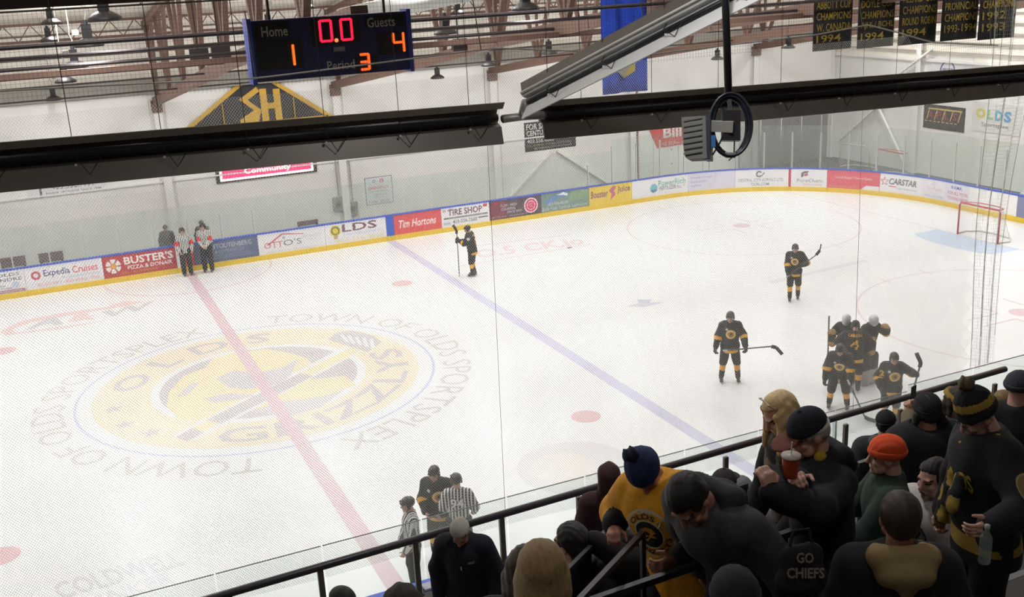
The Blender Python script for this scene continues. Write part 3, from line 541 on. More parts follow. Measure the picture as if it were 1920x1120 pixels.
# notice boards, boxes on the far wall
for px, py, y, lab in ((635, 383, FY-.3, 'grey electrical box beside the wall column behind the glass'), (662, 392, FY-.3, 'grey switch box right of the column behind the glass')):
    q = at(px, py, 1, y); o = thing('switch_box', lab, 'box', q); B().box((-.22, 0, -.3), (.22, .15, .3)).mesh('cabinet', M('boxgrey', (150, 150, 148), .6), o); B().box((-.12, -.02, -.12), (.1, 0, .12)).mesh('cover', M('boxdark', (98, 98, 98), .6), o); B().tube([(0.05, .05, .3), (.05, .1, 2.2)], .02, 6).mesh('conduit', GREYB, o)
for px, py, lab in ((95, 478, 'maroon bench seat top behind the glass left of the red panel'), (577, 418, 'maroon bench seat top behind the glass above the bulb panel'), (24, 487, 'maroon bench seat top at the far left behind the glass')):
    q = at(px, py, 1, 14.2); o = thing('bench_seat', lab, 'seat', (q[0], q[1], 0)); B().box((-.42, -.03, .85), (.42, .03, q[2]+.1)).mesh('backrest', M('seat_red', (96, 58, 66), .6), o); B().box((-.42, -.45, .42), (.42, 0, .47)).mesh('seat', M('seat_red', (96, 58, 66), .6), o)
    for sx in (-.36, .36): B().box((sx-.03, -.03, 0), (sx+.03, .03, .9)).mesh('leg', DARK, o); B().box((sx-.03, -.42, 0), (sx+.03, -.36, .44)).mesh('leg', DARK, o)
# plywood covers and chain link store in the far corner
for k, x in enumerate((22.9, 24.35, 25.8)):
    o = thing('wall_cover', 'pale bolted cover board on the far wall under the red sign', 'panel', (x, FY-.19, .1), 0, 'bolted cover boards'); B().box((0, 0, 0), (1.4, .03, 1.9)).mesh('board', WALL2, o)
    for a in (.35, 1.05):
        for c in (.7, 1.4): B().lathe([(0, -.02), (.035, -.02), (.04, 0)], 8, (a, 0, c), ax=1).mesh('bolt', GREYB, o)
o = thing('chain_link_fence', 'grey chain link screen of the store in the far corner', 'fence', (27.7, 16.2, 0))
x1, z1 = 5.2, 2.7
b = B()
for k in range(-36, 70):
    for sg in (1, -1):
        a = k*.085 if sg > 0 else k*.085; t0 = max(0, -a); t1 = min(z1, x1-a)
        if t1 > t0: p, q = (a+t0, 0, t0 if sg > 0 else z1-t0), (a+t1, 0, t1 if sg > 0 else z1-t1); b.bar(p, q, .01)
tag(b.mesh('wire_mesh', M('galv', (176, 178, 176), .5, .4), o), kind='stuff')
for k in range(5): B().tube([(k*1.3, 0, 0), (k*1.3, 0, z1)], .025, 8).mesh('post', ALU, o, True)
B().tube([(0, 0, z1), (x1, 0, z1)], .02, 8).mesh('top_rail', DARK, o, True)
sb = thing('store_backdrop', 'grey board standing in for the dark opening behind the chain link screen', 'panel', (29.15, FY-.22, 0)); B().box((0, 0, 0), (4.5, .05, 2.75)).mesh('board', M('store_grey', (138, 138, 134), .8, noise=.2, scale=2), sb)  # darkness of the store opening put into the board's grey
# scoreboard
SBY = -12.5; c0 = at(480, 155, 1, SBY); c1 = at(772, 141, 1, SBY); c2 = at(468, 40, 1, SBY)
sw, sh = c1[0]-c0[0], c2[2]-c0[2]
o = thing('scoreboard', 'blue hanging scoreboard with red and orange score digits', 'scoreboard', (c0[0], SBY, c0[2]))
SBB = M('score_blue', (34, 36, 86), .5)
B().box((0, 0, 0), (sw, .25, sh)).mesh('cabinet', SBB, o)
B().box((-.04, -.03, -.03), (.02, .26, sh+.03)).mesh('side_trim', M('score_trim', (58, 74, 160), .5), o); B().box((sw-.02, -.03, -.03), (sw+.04, .26, sh+.03)).mesh('side_trim', M('score_trim', (58, 74, 160), .5), o)
def sbp(name, s2, rgb, lay=1, e=0):
    v, f = on_plane((np.array(s2[0])*np.array((sw/300, sh/118)), s2[1]), (0, 0, 0), (1, 0, 0), (0, 0, 1), .006*lay); mk(name, v, f, M('sb_%d_%d_%d_%d' % (*rgb, int(e*10)), rgb, .5, emit=e), o)
for r_ in (rect2d(8, 72, 84, 114), rect2d(8, 92, 22, 80), rect2d(110, 205, 62, 114), rect2d(215, 292, 90, 114), rect2d(236, 294, 34, 80), rect2d(190, 232, 4, 38)): sbp('digit_window', r_, (24, 20, 22))
for body, r_ in (('Home', (20, 68, 86, 106)), ('Guests', (219, 274, 90, 110)), ('Period', (135, 188, 12, 30))): sbp('lettering', T(body, *r_, bold=.01), (176, 172, 160), 2)
sbp('maker_plate', rect2d(150, 172, 48, 57), (130, 130, 140), 2)
SEG = {'0': 'abcdef', '1': 'bc', '4': 'bcfg', '3': 'abcdg'}
def digit(ch, x, y, w, h, rgb, e):
    P = {'a': ((0, h), (w, h)), 'b': ((w, h), (w, h/2)), 'c': ((w, h/2), (w, 0)), 'd': ((0, 0), (w, 0)), 'e': ((0, 0), (0, h/2)), 'f': ((0, h/2), (0, h)), 'g': ((0, h/2), (w, h/2))}
    L = []
    for s_ in SEG[ch]:
        (a, c), (d, g) = P[s_]
        n = 5
        for k in range(n):
            t = (k+.5)/n; L.append(disc2d(x+a+(d-a)*t, y+c+(g-c)*t, 2.9, 8))
    sbp('digit', merge2d(L), rgb, 3, e)
digit('0', 128, 70, 21, 40, (255, 40, 84), 1.1); digit('0', 168, 70, 20, 40, (255, 40, 84), 1.1); sbp('point', disc2d(157, 70, 4), (255, 150, 80), 3, 1.2)
digit('1', 66, 28, 8, 40, (255, 120, 40), 1.3); digit('4', 268, 38, 20, 38, (255, 110, 40), 1.3); digit('3', 200, 8, 16, 30, (255, 100, 36), 1.3)
for x in (.3, sw-.3): B().tube([(x, .12, sh), (x, .12, zc(SBY)+RH-c0[2]+.02)], .02, 6).mesh('hanger', DARK, o)
# blue flag and black banners
def banner(name, label, c, ux, w, h, mat, marks, hang, wav=.05, grp=None):
    ux = np.array(ux, float); ux /= np.linalg.norm(ux); n = np.cross(ux, (0, 0, 1)); o = thing(name, label, 'banner', c, 0, grp); nx, nz = 18, 10; v = []; f = []
    W = lambda u: wav*sin(u*9)+wav*.5*sin(u*21+1)
    for j in range(nz+1):
        for i in range(nx+1): u = i/nx; v.append(ux*w*u+np.array((0, 0, h*j/nz))+n*W(u)*(1-.4*j/nz))
    for j in range(nz):
        for i in range(nx): a = j*(nx+1)+i; f.append((a, a+1, a+nx+2, a+nx+1))
    c_ = mk('cloth', v, f, mat, o, True); sm = c_.modifiers.new('thickness', 'SOLIDIFY'); sm.thickness = .006
    for li, (s2, rgb, nm) in enumerate(marks):
        q, ff = s2; q = [ux*a+np.array((0, 0, t))+n*(W(a/w)*(1-.4*t/h)+.012+.008*li) for a, t in q]; mk(nm, q, ff, M('bn_%d_%d_%d' % rgb, rgb, .7), c_)
    B().tube([-ux*.05+np.array((0, 0, h)), ux*(w+.05)+np.array((0, 0, h))], .02, 6).mesh('pole', DARK, o)
    for t in (.1, w-.1): a = ux*t+np.array((0, 0, h)); B().tube([a, a+np.array((0, 0, hang))], .008, 5).mesh('cord', ROPE, o)
BFY = -8.5; a0 = at(1129, 178, 1, BFY); a1 = at(1213, 172, 1, BFY); bw = a1[0]-a0[0]; bh = 10.2-a0[2]
shield = [(poly2d([(bw*.32, .75), (bw*.74, .75), (bw*.74, .45), (bw*.53, .22), (bw*.32, .45)]), (206, 200, 180), 'shield'), (poly2d([(bw*.34, .5), (bw*.5, .6), (bw*.5, .3), (bw*.36, .42)]), (80, 130, 90), 'shield_field'), (poly2d([(bw*.52, .62), (bw*.73, .6), (bw*.72, .42), (bw*.53, .25)]), (206, 180, 70), 'shield_field')]
shield = [((np.array(s_[0][0])*np.array((1, .7))+np.array((0, .12)), s_[0][1]), s_[1], s_[2]) for s_ in shield]
banner('hanging_flag', 'large blue hanging flag with small shield behind the heater', a0, (1, 0, 0), bw, bh, M('flag_blue', (40, 76, 196), .8), shield, zc(BFY)+RH-10.2, .06)
BX = 22.6
texts = [['ABBOTT CUP', 'CHAMPIONS', 'W. CANADA', '1994'], ['DOYLE CUP', 'CHAMPIONS', 'AJHL / BCHL', '1994'], ['ALLARD CUP', 'CHAMPIONS', 'ROUND ROBIN', '1994'], ['A.J.H.L.', 'PROVINCIAL', 'CHAMPIONS', '1993-1994'], ['A.J.H.L.', 'CHAMPIONS', '1992', '1993']]
labs = ['abbott cup', 'doyle cup', 'allard cup round robin', 'provincial champions', 'part hidden champions']
pb = [((1523, 97), (1595, 92)), ((1606, 92), (1674, 88)), ((1683, 86), (1753, 80)), ((1762, 78), (1829, 76)), ((1832, 76), (1900, 72))]
for k, ((p0, p1)) in enumerate(pb):
    Y0 = -7-k*.25; a = at(p0[0], p0[1], 1, Y0); c = at(p1[0], p1[1], 1, Y0); w_ = c[0]-a[0]
    mk_ = []; g_ = w_/1.36
    for j, t in enumerate(texts[k]): mk_.append((T(t, w_*.06, w_*.94 if len(t) > 6 else w_*.7, (1.12-j*.3)*g_, (1.33-j*.3)*g_, bold=.01), (156, 132, 48), 'lettering'))
    mk_.append((disc2d(w_*.5, 1.6*g_, .32*g_, 24, .13*g_), (110, 92, 40), 'emblem'))
    banner('champion_banner', 'black banner with gold '+labs[k]+' wording', a, (1, 0, 0), w_, 2.3*g_, M('banner_black', (34, 31, 32), .85), mk_, zc(Y0)+RH-a[2]-2.3*g_, .015)
# ---------------- safety netting above the near glass ----------------
NYY = -13.35
NT = [(-9, 9.2), (-4.7, 9.17), (-1.75, 9.07), (.36, 9.15), (1.63, 9.2), (3.26, 9.03), (4.08, 8.93), (7.17, 8.99), (8.33, 9.09), (8.97, 8.93), (9.83, 8.7), (11.45, 8.53)]
def ntop(x): return float(np.interp(x, [a for a, c in NT], [c for a, c in NT]))
def strand(b, p, q, r):
    p, q = np.array(p), np.array(q); d = q-p; d /= np.linalg.norm(d); a = np.cross(d, (0, 1., 0)); a /= np.linalg.norm(a)
    t = [a*r, -a*r*.6+np.array((0, r, 0)), -a*r*.6-np.array((0, r, 0))]
    b.add([p+k for k in t]+[q+k for k in t], [(0, 1, 4, 3), (1, 2, 5, 4), (2, 0, 3, 5)])
def billow(x, z): return NYY+.05*sin(x*1.3)+.04*sin(x*.5+z)*.8
x0, x1, z0 = -8.5, 11.45, 1.72; dg = .038; b = B(); rr = .0017
for sg in (1, -1):
    k = -int(9/dg)
    while k*dg < (x1-x0)+9:
        xs_ = x0+k*dg; z = z0; k += 1; prev = None
        while z < 9.25:
            x = xs_+(z-z0)*.82 if sg > 0 else xs_+(z0-z)*.82+6.2
            ok = x0 <= x <= x1 and z <= ntop(x); cur = (x, billow(x, z), z)
            if ok and prev is not None: strand(b, prev, cur, rr)
            prev = cur if ok else None; z += .42
netd = thing('safety_net', 'white diamond mesh safety net hung above the near glass', 'net', (0, 0, 0)); tag(b.mesh('mesh', NETW, netd), kind='stuff')
B().tube([(x, billow(x, ntop(x)), ntop(x)) for x in np.linspace(x0, x1, 90)], .012, 5).mesh('top_rope', M('net_rope', (200, 198, 190), .8), netd)
for (xa, za), (xb, zb) in (((1.4, 8.95), (1.34, 1.9)), ((8.24, 9.0), (8.4, 2.1))): B().tube([(xa, NYY-.06, za), ((xa+xb)/2, NYY-.07, (za+zb)/2), (xb, NYY-.06, zb)], .0035, 5).mesh('tie_rope', ROPE, netd)
for x in (-1.75, 1.4, 4.1, 8.24, 11.2): B().tube([(x, NYY, ntop(x)), (x, NYY+.2, 9.9)], .008, 5).mesh('hanger_cord', ROPE, netd)
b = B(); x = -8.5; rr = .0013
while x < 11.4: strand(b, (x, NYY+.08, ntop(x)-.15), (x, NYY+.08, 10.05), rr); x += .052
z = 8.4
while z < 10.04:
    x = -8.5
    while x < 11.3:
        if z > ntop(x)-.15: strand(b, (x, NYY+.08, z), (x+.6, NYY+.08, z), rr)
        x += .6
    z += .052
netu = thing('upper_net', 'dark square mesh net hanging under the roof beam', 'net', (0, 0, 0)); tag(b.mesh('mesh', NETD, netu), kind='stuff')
B().tube([(-8.5, NYY+.08, 10.05), (11.4, NYY+.08, 10.05)], .012, 5).mesh('head_rope', ROPE, netu)
for x in (-8, -3, 2, 7, 11): B().tube([(x, NYY+.08, 10.05), (x, -13.14, 10.07)], .008, 5).mesh('tie', ROPE, netu)
# gathered end of the net, bunched and tied to the glass
gn = thing('gathered_net', 'bunched pale net curtain tied to the end of the near glass', 'net', (0, 0, 0))
b = B()
def fold(u, z):
    t = (9.9-z)/7.6; wd = .95*(1-t)**1.2+.32+.25*t*t; xm = 11.75+.08*sin(z*.9)-.02*(9.9-z)
    return (xm+(u-.5)*wd, NYY+.06*sin(u*16), z)
n_ = 46
for i in range(n_+1):
    u = i/n_; zs = np.linspace(9.9, 1.95, 20)
    for a, c in zip(zs[:-1], zs[1:]): strand(b, fold(u, a), fold(u+.02*sin(i), c), .0014)
for z in np.arange(2.0, 9.9, .07):
    for i in range(12): strand(b, fold(i/12, z), fold((i+1)/12, z+.01*(i % 2)), .0014)
tag(b.mesh('mesh', M('net_grey', (206, 206, 200), .8), gn), kind='stuff')
for u in (0, .35, .5, 1.0): B().tube([fold(u, z) for z in np.linspace(9.95, 1.9, 16)], .003, 5).mesh('edge_rope', ROPE, gn)
# ---------------- radiant heaters over the stand ----------------
HEAT = M('heater_sheet', (112, 104, 94), .45, .35, noise=.12, scale=3); HIN = M('heater_inside', (132, 125, 115), .4, .4, noise=.1, scale=4); TUBE = M('heater_tube', (42, 40, 40), .45, .3); SHINY = M('heater_bright', (244, 243, 240), .4, .0)
LIP = M('heater_lip', (150, 141, 128), .6, .1)
WIRE = M('heater_wire', (60, 58, 56), .5, .5)
def heater(name, label, a, c, inside, tubem, sc=1.0, upv=(0, 0, 1), flip=1, brk=5, pr=None):
    """reflector trough from a to c, opening towards the stand; a, c = lower lip"""
    a, c = np.array(a, float), np.array(c, float); d = c-a; Ln = np.linalg.norm(d); d /= Ln; u = np.array(upv, float); u = u-d*(u@d); u /= np.linalg.norm(u); n = np.cross(d, u)*flip
    o = thing(name, label, 'heater', a)
    # n points away from the rink (to the stand)
    pr = pr or [(.0, 0), (-.06, .2), (-.16, .235), (-.2, .33), (-.16, .4), (.0, .42), (.06, .5), (.05, .505), (-.02, .44), (-.18, .42), (-.23, .33), (-.18, .22), (-.08, .19), (-.015, -.005)]
    pr = [(x*sc, z*sc) for x, z in pr]
    def sweep(p, closed=True):
        k = len(p); v = [e+n*x+u*z for e in (np.zeros(3), d*Ln) for x, z in p]; f = [(i, (i+1) % k, k+(i+1) % k, k+i) for i in range(k if closed else k-1)]
        if closed: f += [tuple(range(k))[::-1], tuple(k+i for i in range(k))]
        return B().add(v, f)
    rb = sweep(pr); n_ = len(pr)
    if inside is HIN: rb.m = [1 if 5 <= i <= 8 else 0 for i in range(n_)]+[0]*2
    rb.mesh('reflector', [inside, LIP], o)
    B().tube([n*-.07*sc+u*.31*sc+d*.05, n*-.07*sc+u*.31*sc+d*(Ln-.05)], .05*sc, 12).mesh('burner_tube', tubem, o, True)
    for k in range(brk):
        t = d*Ln*(k+.5)/brk
        B().tube([t+(n*-.06+u*.43)*sc, t+(n*.05+u*.3)*sc, t+(n*.03+u*.1)*sc+d*.12, t+(n*.05+u*.28)*sc+d*.25], .006, 5).mesh('wire_bracket', WIRE, o)
        B().box(t+np.array((-.012, -.012, 0))+(n*.01+u*.2)*sc, t+np.array((.012, .012, .02))+(n*.01+u*.2)*sc).mesh('clip', SHINY, o)
        q = t+(n*0+u*.45)*sc; B().tube([q, q+np.array((0, 0, zc((a+q)[1])+RH-.05-(a+q)[2]))], .004, 4).mesh('chain', WIRE, o)
    return o
HY = -15.6
def hp(px, py): q = at(px, py, 1, HY); return q
e0, e1 = at(-120, 373, 1, HY), at(945, 270, 1, HY); e1[2] = at(945, 270, 1, HY)[2]
# n = d x u : d=+x, u=+z -> -y  (towards the stand)
heater('radiant_heater', 'long dark radiant heater trough crossing in front of the gable sign', e0, e1, HIN, TUBE, 1.0, brk=7)
e2, e3 = at(1022, 262, 1, HY), at(2000, 172, 1, HY)
heater('radiant_heater', 'long dark radiant heater trough crossing in front of the red shop sign', e2, e3, HIN, TUBE, .95, brk=9)
f0, f1 = atd(985, 222, 12.4), atd(1460, -15, 9.6)
hh = heater('radiant_heater', 'bright white lined radiant heater trough slanting towards the stand roof', f0, f1, SHINY, TUBE, .62, upv=UP, flip=1, brk=4, pr=[(.1, -.02), (-.06, .24), (-.1, .27), (-.14, .33), (-.1, .4), (.0, .43), (.06, .5), (.05, .52), (-.06, .45), (-.18, .42), (-.23, .33), (-.18, .22), (-.08, .2), (.085, -.03)])
dd = (f1-f0)/np.linalg.norm(f1-f0); uu = UP-dd*(UP@dd); uu /= np.linalg.norm(uu)
B().bar(uu*.36-FW*.03, f1-f0+uu*.36-FW*.03, .02, .14, up=tuple(uu)).mesh('cover_sheet', HEAT, hh)
for k in range(0):
    m = f0+(f1-f0)*(.08+.62*k); dd = (f1-f0)/np.linalg.norm(f1-f0)
jb = tag(B().tube([np.array(e1)+np.array((0, -.0, .3)), (np.array(e1)+np.array(e2))/2+np.array((0, .05, .3)), np.array(e2)+np.array((0, 0, .3))], .05, 10).mesh('heater_elbow', M('elbow', (186, 184, 178), .4, .4), None, True), 'silver elbow pipe joining the heater troughs', 'pipe')
tag(B().tube([np.array(f0)+UP*.2-FW*-.05, (np.array(e1)+np.array(e2))/2+np.array((0, .05, .3))], .05, 10).mesh('heater_elbow', M('elbow', (186, 184, 178), .4, .4), None, True), 'silver stub pipe at the foot of the white lined heater', 'pipe')
# ---------------- pole with cable coil, box and camera/speaker ----------------
D = 9.8
p0, p1 = atd(1359, -40, D), atd(1366, 182, D)
o = thing('drop_pole', 'black drop pole hanging from the roof beside the cable coil', 'pole', p1)
B().tube([np.zeros(3), p0-p1, np.array((p0[0]-p1[0], p0[1]-p1[1], zc(p1[1])+RH-.05-p1[2]))], .036, 12).mesh('tube', BLACK, o, True)
bx0 = atd(1368, 238, D)-p1-FW*.05; B().bar(bx0+UP*.14, bx0-UP*.14, .165, .08, up=tuple(FW)).mesh('junction_box', BLACK, o); B().bar(np.zeros(3), bx0+UP*.12, .03, .05).mesh('stem', BLACK, o)
B().tube([bx0-UP*.13+RI*.035, bx0-UP*.28+RI*.03, bx0-UP*.32-RI*.02], .007, 6).mesh('flex_lead', BLACK, o)
o = thing('cable_coil', 'coil of black cable hung round the junction box', 'cable', atd(1368, 238, D))
for k in range(4):
    pts = []
    for t in np.linspace(0, 2*pi, 36, endpoint=False):
        pts.append(RI*((.155+.014*k)*cos(t)+.008*sin(k*2))+UP*((.262+.01*k)*sin(t)+.012*(k % 2))-FW*(.035+.014*(k-1.5)))
    B().tube(pts, .0145, 8, closed=True).mesh('loop', M('cable_black', (24, 27, 38), .35), o, True)
B().bar(-UP*.27-FW*.05-RI*.05, -UP*.27-FW*.05+RI*.04, .03, .05).mesh('tape', M('tape', (150, 150, 140), .5), o)
o = thing('floodlight', 'grey ribbed floodlight hanging on a blue clamp beside the cable coil', 'light', atd(1308, 262, D))
SPK = M('light_grey', (112, 110, 104), .6, noise=.1); hd = RI*cos(.35)-FW*sin(.35); dpt = FW*cos(.35)+RI*sin(.35)
pts = []
for j, (h_, w0) in enumerate(((.205, .105), (.2, .125), (.08, .12), (-.06, .115), (-.17, .1), (-.19, .08))):
    c_ = UP*h_-RI*(.015-.02*(j/5.)) ; pts += [c_-hd*w0+RI*.0-dpt*.09, c_+hd*.1-dpt*.09, c_+hd*.1+dpt*.09, c_-hd*w0*.9+dpt*.09]
f = []
for j in range(5):
    for k in range(4): f.append((j*4+k, j*4+(k+1) % 4, j*4+4+(k+1) % 4, j*4+4+k))
f += [(3, 2, 1, 0), (20, 21, 22, 23)]
mk('housing', pts, f, SPK, o)
for j in range(7): h_ = .17-.052*j; B().bar(UP*h_-hd*.11-dpt*.1, UP*(h_+.02)+hd*.06-dpt*.1, .012, .018).mesh('rib', M('rib_grey', (134, 132, 126), .6), o)
B().bar(UP*.205+hd*.105, -UP*.2+hd*.105, .05, .17, up=tuple(dpt)).mesh('bezel', M('bezel', (36, 40, 56), .5), o)
B().bar(hd*.13+UP*.03, hd*.13-UP*.08, .07, .06).mesh('clamp', M('clamp_blue', (36, 96, 150), .5), o)
B().bar(hd*.13+UP*.12, hd*.33+UP*.1, .05, .1).mesh('arm', GREYB, o)
B().tube([hd*.14-UP*.15, hd*.2-UP*.05, hd*.25+UP*.05], .008, 6).mesh('lead', BLACK, o)
# ---------------- stand: tiers, front rail, inner rails ----------------
RUN, RISE, Y0S, Z0S = .8, .45, -17.9, 3.3
def tier_z(y):
    k = max(0, math.floor((Y0S-y)/RUN)); return Z0S+RISE*k
def ramp(y): return Z0S+RISE/RUN*(Y0S-RUN/2-y)
SX0, SX1 = -20, 16
b = B().box((SX0, -17.9-RUN, 0), (SX1, -17.35, Z0S)); tag(b.mesh('stand_tier', CONC), kind='structure')
for k in range(1, 15):
    tag(B().box((SX0, Y0S-RUN*(k+1), 0), (SX1, Y0S-RUN*k, Z0S+RISE*k)).mesh('stand_tier', CONC), kind='structure')
    tag(B().box((SX0, Y0S-RUN*k-.05, Z0S+RISE*k), (SX1, Y0S-RUN*k+.004, Z0S+RISE*k+.004)).mesh('trim_5', M('nosing', (150, 148, 146), .7)), kind='structure')
RAILM = M('rail_black', (66, 60, 63), .35, .2); POST = M('rail_post', (104, 96, 86), .4, .3)
RY = -17.5; rz_ = at(940, 970, 1, RY)[2]
fr = thing('front_rail', 'black front guard rail running along the bottom of the stand', 'railing', (0, RY, Z0S))
r0, r1 = at(380, 1138, 1, RY), at(1885, 692, 1, RY)
B().tube([(-12, 0, rz_-Z0S-.04), (r0[0], 0, rz_-Z0S-.03), (r1[0], 0, r1[2]-Z0S)], .042, 12).mesh('handrail', RAILM, fr, True)
for px in (430, 600, 778, 940, 1085, 1225, 1361, 1480, 1587, 1690, 1785, 1868):
    q = at(px, 1100-(px-500)*.296, 1, RY); B().box((q[0]-.03, -.02, 0), (q[0]+.03, .02, rz_-Z0S-.01)).mesh('post', POST, fr)
def bars(name, label, P, r=.02, flat=True, posts=()):
    o = thing(name, label, 'railing', P[0][0])
    for q in P:
        for a, c in zip(q[:-1], q[1:]): B().bar(np.array(a)-P[0][0], np.array(c)-P[0][0], r*2, r*2.2).mesh('bar', RAILM, o)
    for q, zb in posts: B().bar(np.array(q)-P[0][0], np.array((q[0], q[1], zb))-P[0][0], r*1.8).mesh('post', RAILM, o)
    return o
def onY(px, py, y): return at(px, py, 1, y)
YA = -23.15
P = [[onY(1040, 1152, YA), onY(1572, 968, YA)], [onY(1400, 1133, YA), onY(1560, 1075, YA)]]
bars('guard_rail', 'black guard rail with rounded end below the man in the cap', P, .017, posts=[(onY(1578, 975, YA), tier_z(YA)), (onY(1437, 1015, YA), tier_z(YA))])
YB = -21.6
P = [[onY(1608, 872, YB), onY(1800, 812, YB)], [onY(1608, 934, YB), onY(1800, 872, YB)], [onY(1615, 992, YB), onY(1800, 930, YB)]]
bars('guard_rail', 'three bar black guard rail between orange beanie and white sweater', P, .018, posts=[(onY(1648, 862, YB), tier_z(YB)), (onY(1796, 815, YB), tier_z(YB))])
YC = -20.9
P = [[onY(1300, 943, YC), onY(1400, 910, YC)], [onY(1340, 1005, YC), onY(1395, 985, YC)]]
bars('guard_rail', 'short black guard rail behind the grey jacket spectator', P, .022, posts=[(onY(1395, 914, YC), tier_z(YC)), (onY(1305, 945, YC), tier_z(YC))])
h1 = [atd(1060, 1155, 4.6), atd(1205, 1000, 5.7)]; h2 = [atd(1010, 1125, 5.6), atd(1146, 988, 7.0)]
bars('aisle_handrail', 'slanted black aisle handrail under the yellow jersey', [h1], .014, posts=[(h1[0], tier_z(h1[0][1])), (h1[1], tier_z(h1[1][1]))])
bars('aisle_handrail', 'slanted black aisle handrail gripped by two hands', [h2], .014, posts=[(h2[0], tier_z(h2[0][1])), (h2[1], tier_z(h2[1][1]))])
# ---------------- people: smooth blended surfaces ----------------
V = lambda *a: np.array(a, float)
def cap(a, b, ra, rb=None, n=None, fl=1.0): return ('c', np.array(a, float), np.array(b, float), ra, ra if rb is None else rb, None if n is None else np.array(n, float), fl)
def ell(c, r, Rm=None): return ('e', np.array(c, float), np.array(r, float), np.eye(3) if Rm is None else Rm)
def neg(p): return ('n', p)
def pbox(p):
    if p[0] == 'n': return pbox(p[1])
    if p[0] == 'c':
        m = max(p[3], p[4])*1.02; return np.minimum(p[1], p[2])-m, np.maximum(p[1], p[2])+m
    m = np.sqrt(((p[3]*p[2])**2).sum(1)); return p[1]-m, p[1]+m
def pdist(p, x, y, z):
    if p[0] == 'c':
        _, a, b, ra, rb, n, fl = p; d = b-a; L = d@d+1e-12
        X, Y, Z = x-a[0], y-a[1], z-a[2]; t = np.clip((X*d[0]+Y*d[1]+Z*d[2])/L, 0, 1)
        X = X-t*d[0]; Y = Y-t*d[1]; Z = Z-t*d[2]; q = X*X+Y*Y+Z*Z
        if n is not None: q = q+(1/fl**2-1)*(X*n[0]+Y*n[1]+Z*n[2])**2
        return np.sqrt(q)-(ra+(rb-ra)*t)
    _, c, r, Rm = p; X, Y, Z = x-c[0], y-c[1], z-c[2]
    l = [X*Rm[0, i]+Y*Rm[1, i]+Z*Rm[2, i] for i in range(3)]
    k0 = np.sqrt(sum((l[i]/r[i])**2 for i in range(3))); k1 = np.sqrt(sum((l[i]/r[i]**2)**2 for i in range(3)))+1e-9
    return k0*(k0-1)/k1
def smin(a, b, k): return np.minimum(a, b)-np.maximum(k-np.abs(a-b), 0)**2/(4*k)
def evalp(prims, k, x, y, z, post=None):
    D = None
    for p in prims:
        if p[0] == 'n': D = -smin(-D, pdist(p[1], x, y, z), k*.6)
        else:
            d = pdist(p, x, y, z); D = d if D is None else smin(D, d, k)
    return post(D, x, y, z) if post else D
def sdf_mesh(prims, h, k=.03, post=None):
    bb = [pbox(p) for p in prims if p[0] != 'n']; lo = np.min([a for a, c in bb], 0)-3*h-k*.3; hi = np.max([c for a, c in bb], 0)+3*h+k*.3
    n = np.ceil((hi-lo)/h).astype(int)+1; ax = [lo[i]+h*np.arange(n[i]) for i in range(3)]; D = np.full(n, .3)
    for p in prims:
        a, c = pbox(p); pad = k+2.5*h
        i0 = np.clip(np.floor((a-pad-lo)/h).astype(int), 0, n-1); i1 = np.clip(np.ceil((c+pad-lo)/h).astype(int)+1, 1, n)
        sl = tuple(slice(i0[i], i1[i]) for i in range(3))
        x, y, z = ax[0][sl[0]][:, None, None], ax[1][sl[1]][None, :, None], ax[2][sl[2]][None, None, :]
        if p[0] == 'n': D[sl] = -smin(-D[sl], pdist(p[1], x, y, z), k*.6)
        else: D[sl] = smin(D[sl], pdist(p, x, y, z), k)
    if post: D = post(D, ax[0][:, None, None], ax[1][None, :, None], ax[2][None, None, :])
    S = D < 0; C = np.zeros(n-1, int)
    for i in (0, 1):
        for j in (0, 1):
            for m in (0, 1): C += S[i:n[0]-1+i, j:n[1]-1+j, m:n[2]-1+m]
    idx = np.argwhere((C > 0) & (C < 8)); vid = np.full(n-1, -1, int); vid[tuple(idx.T)] = np.arange(len(idx))
    P = np.zeros((len(idx), 3)); cn = np.zeros(len(idx)); cor = np.array([(i, j, m) for i in (0, 1) for j in (0, 1) for m in (0, 1)])
    for a in range(8):
        for c in range(a+1, 8):
            if np.abs(cor[a]-cor[c]).sum() == 1:
                d0 = D[tuple((idx+cor[a]).T)]; d1 = D[tuple((idx+cor[c]).T)]; m = (d0 < 0) != (d1 < 0); t = np.where(m, d0/(d0-d1+1e-12), 0)
                P += np.where(m[:, None], cor[a]+(cor[c]-cor[a])*t[:, None], 0); cn += m
    P = lo+h*(idx+P/np.maximum(cn, 1)[:, None]); Fc = []
    for axn in range(3):
        u, v = (axn+1) % 3, (axn+2) % 3; s0 = [slice(None)]*3; s1 = [slice(None)]*3; s0[axn] = slice(0, -1); s1[axn] = slice(1, None)
        e = S[tuple(s0)] != S[tuple(s1)]; E = np.argwhere(e); E = E[(E[:, u] > 0) & (E[:, v] > 0) & (E[:, u] < n[u]-1) & (E[:, v] < n[v]-1)]
        if not len(E): continue
        fl = S[tuple(s0)][tuple(E.T)]; du = np.zeros(3, int); du[u] = 1; dv = np.zeros(3, int); dv[v] = 1
        q = np.stack([vid[tuple((E-du-dv).T)], vid[tuple((E-dv).T)], vid[tuple(E.T)], vid[tuple((E-du).T)]], 1)
        q[~fl] = q[~fl][:, ::-1]; Fc.append(q)
    Fc = np.concatenate(Fc); Fc = Fc[(Fc >= 0).all(1)]; return P, Fc
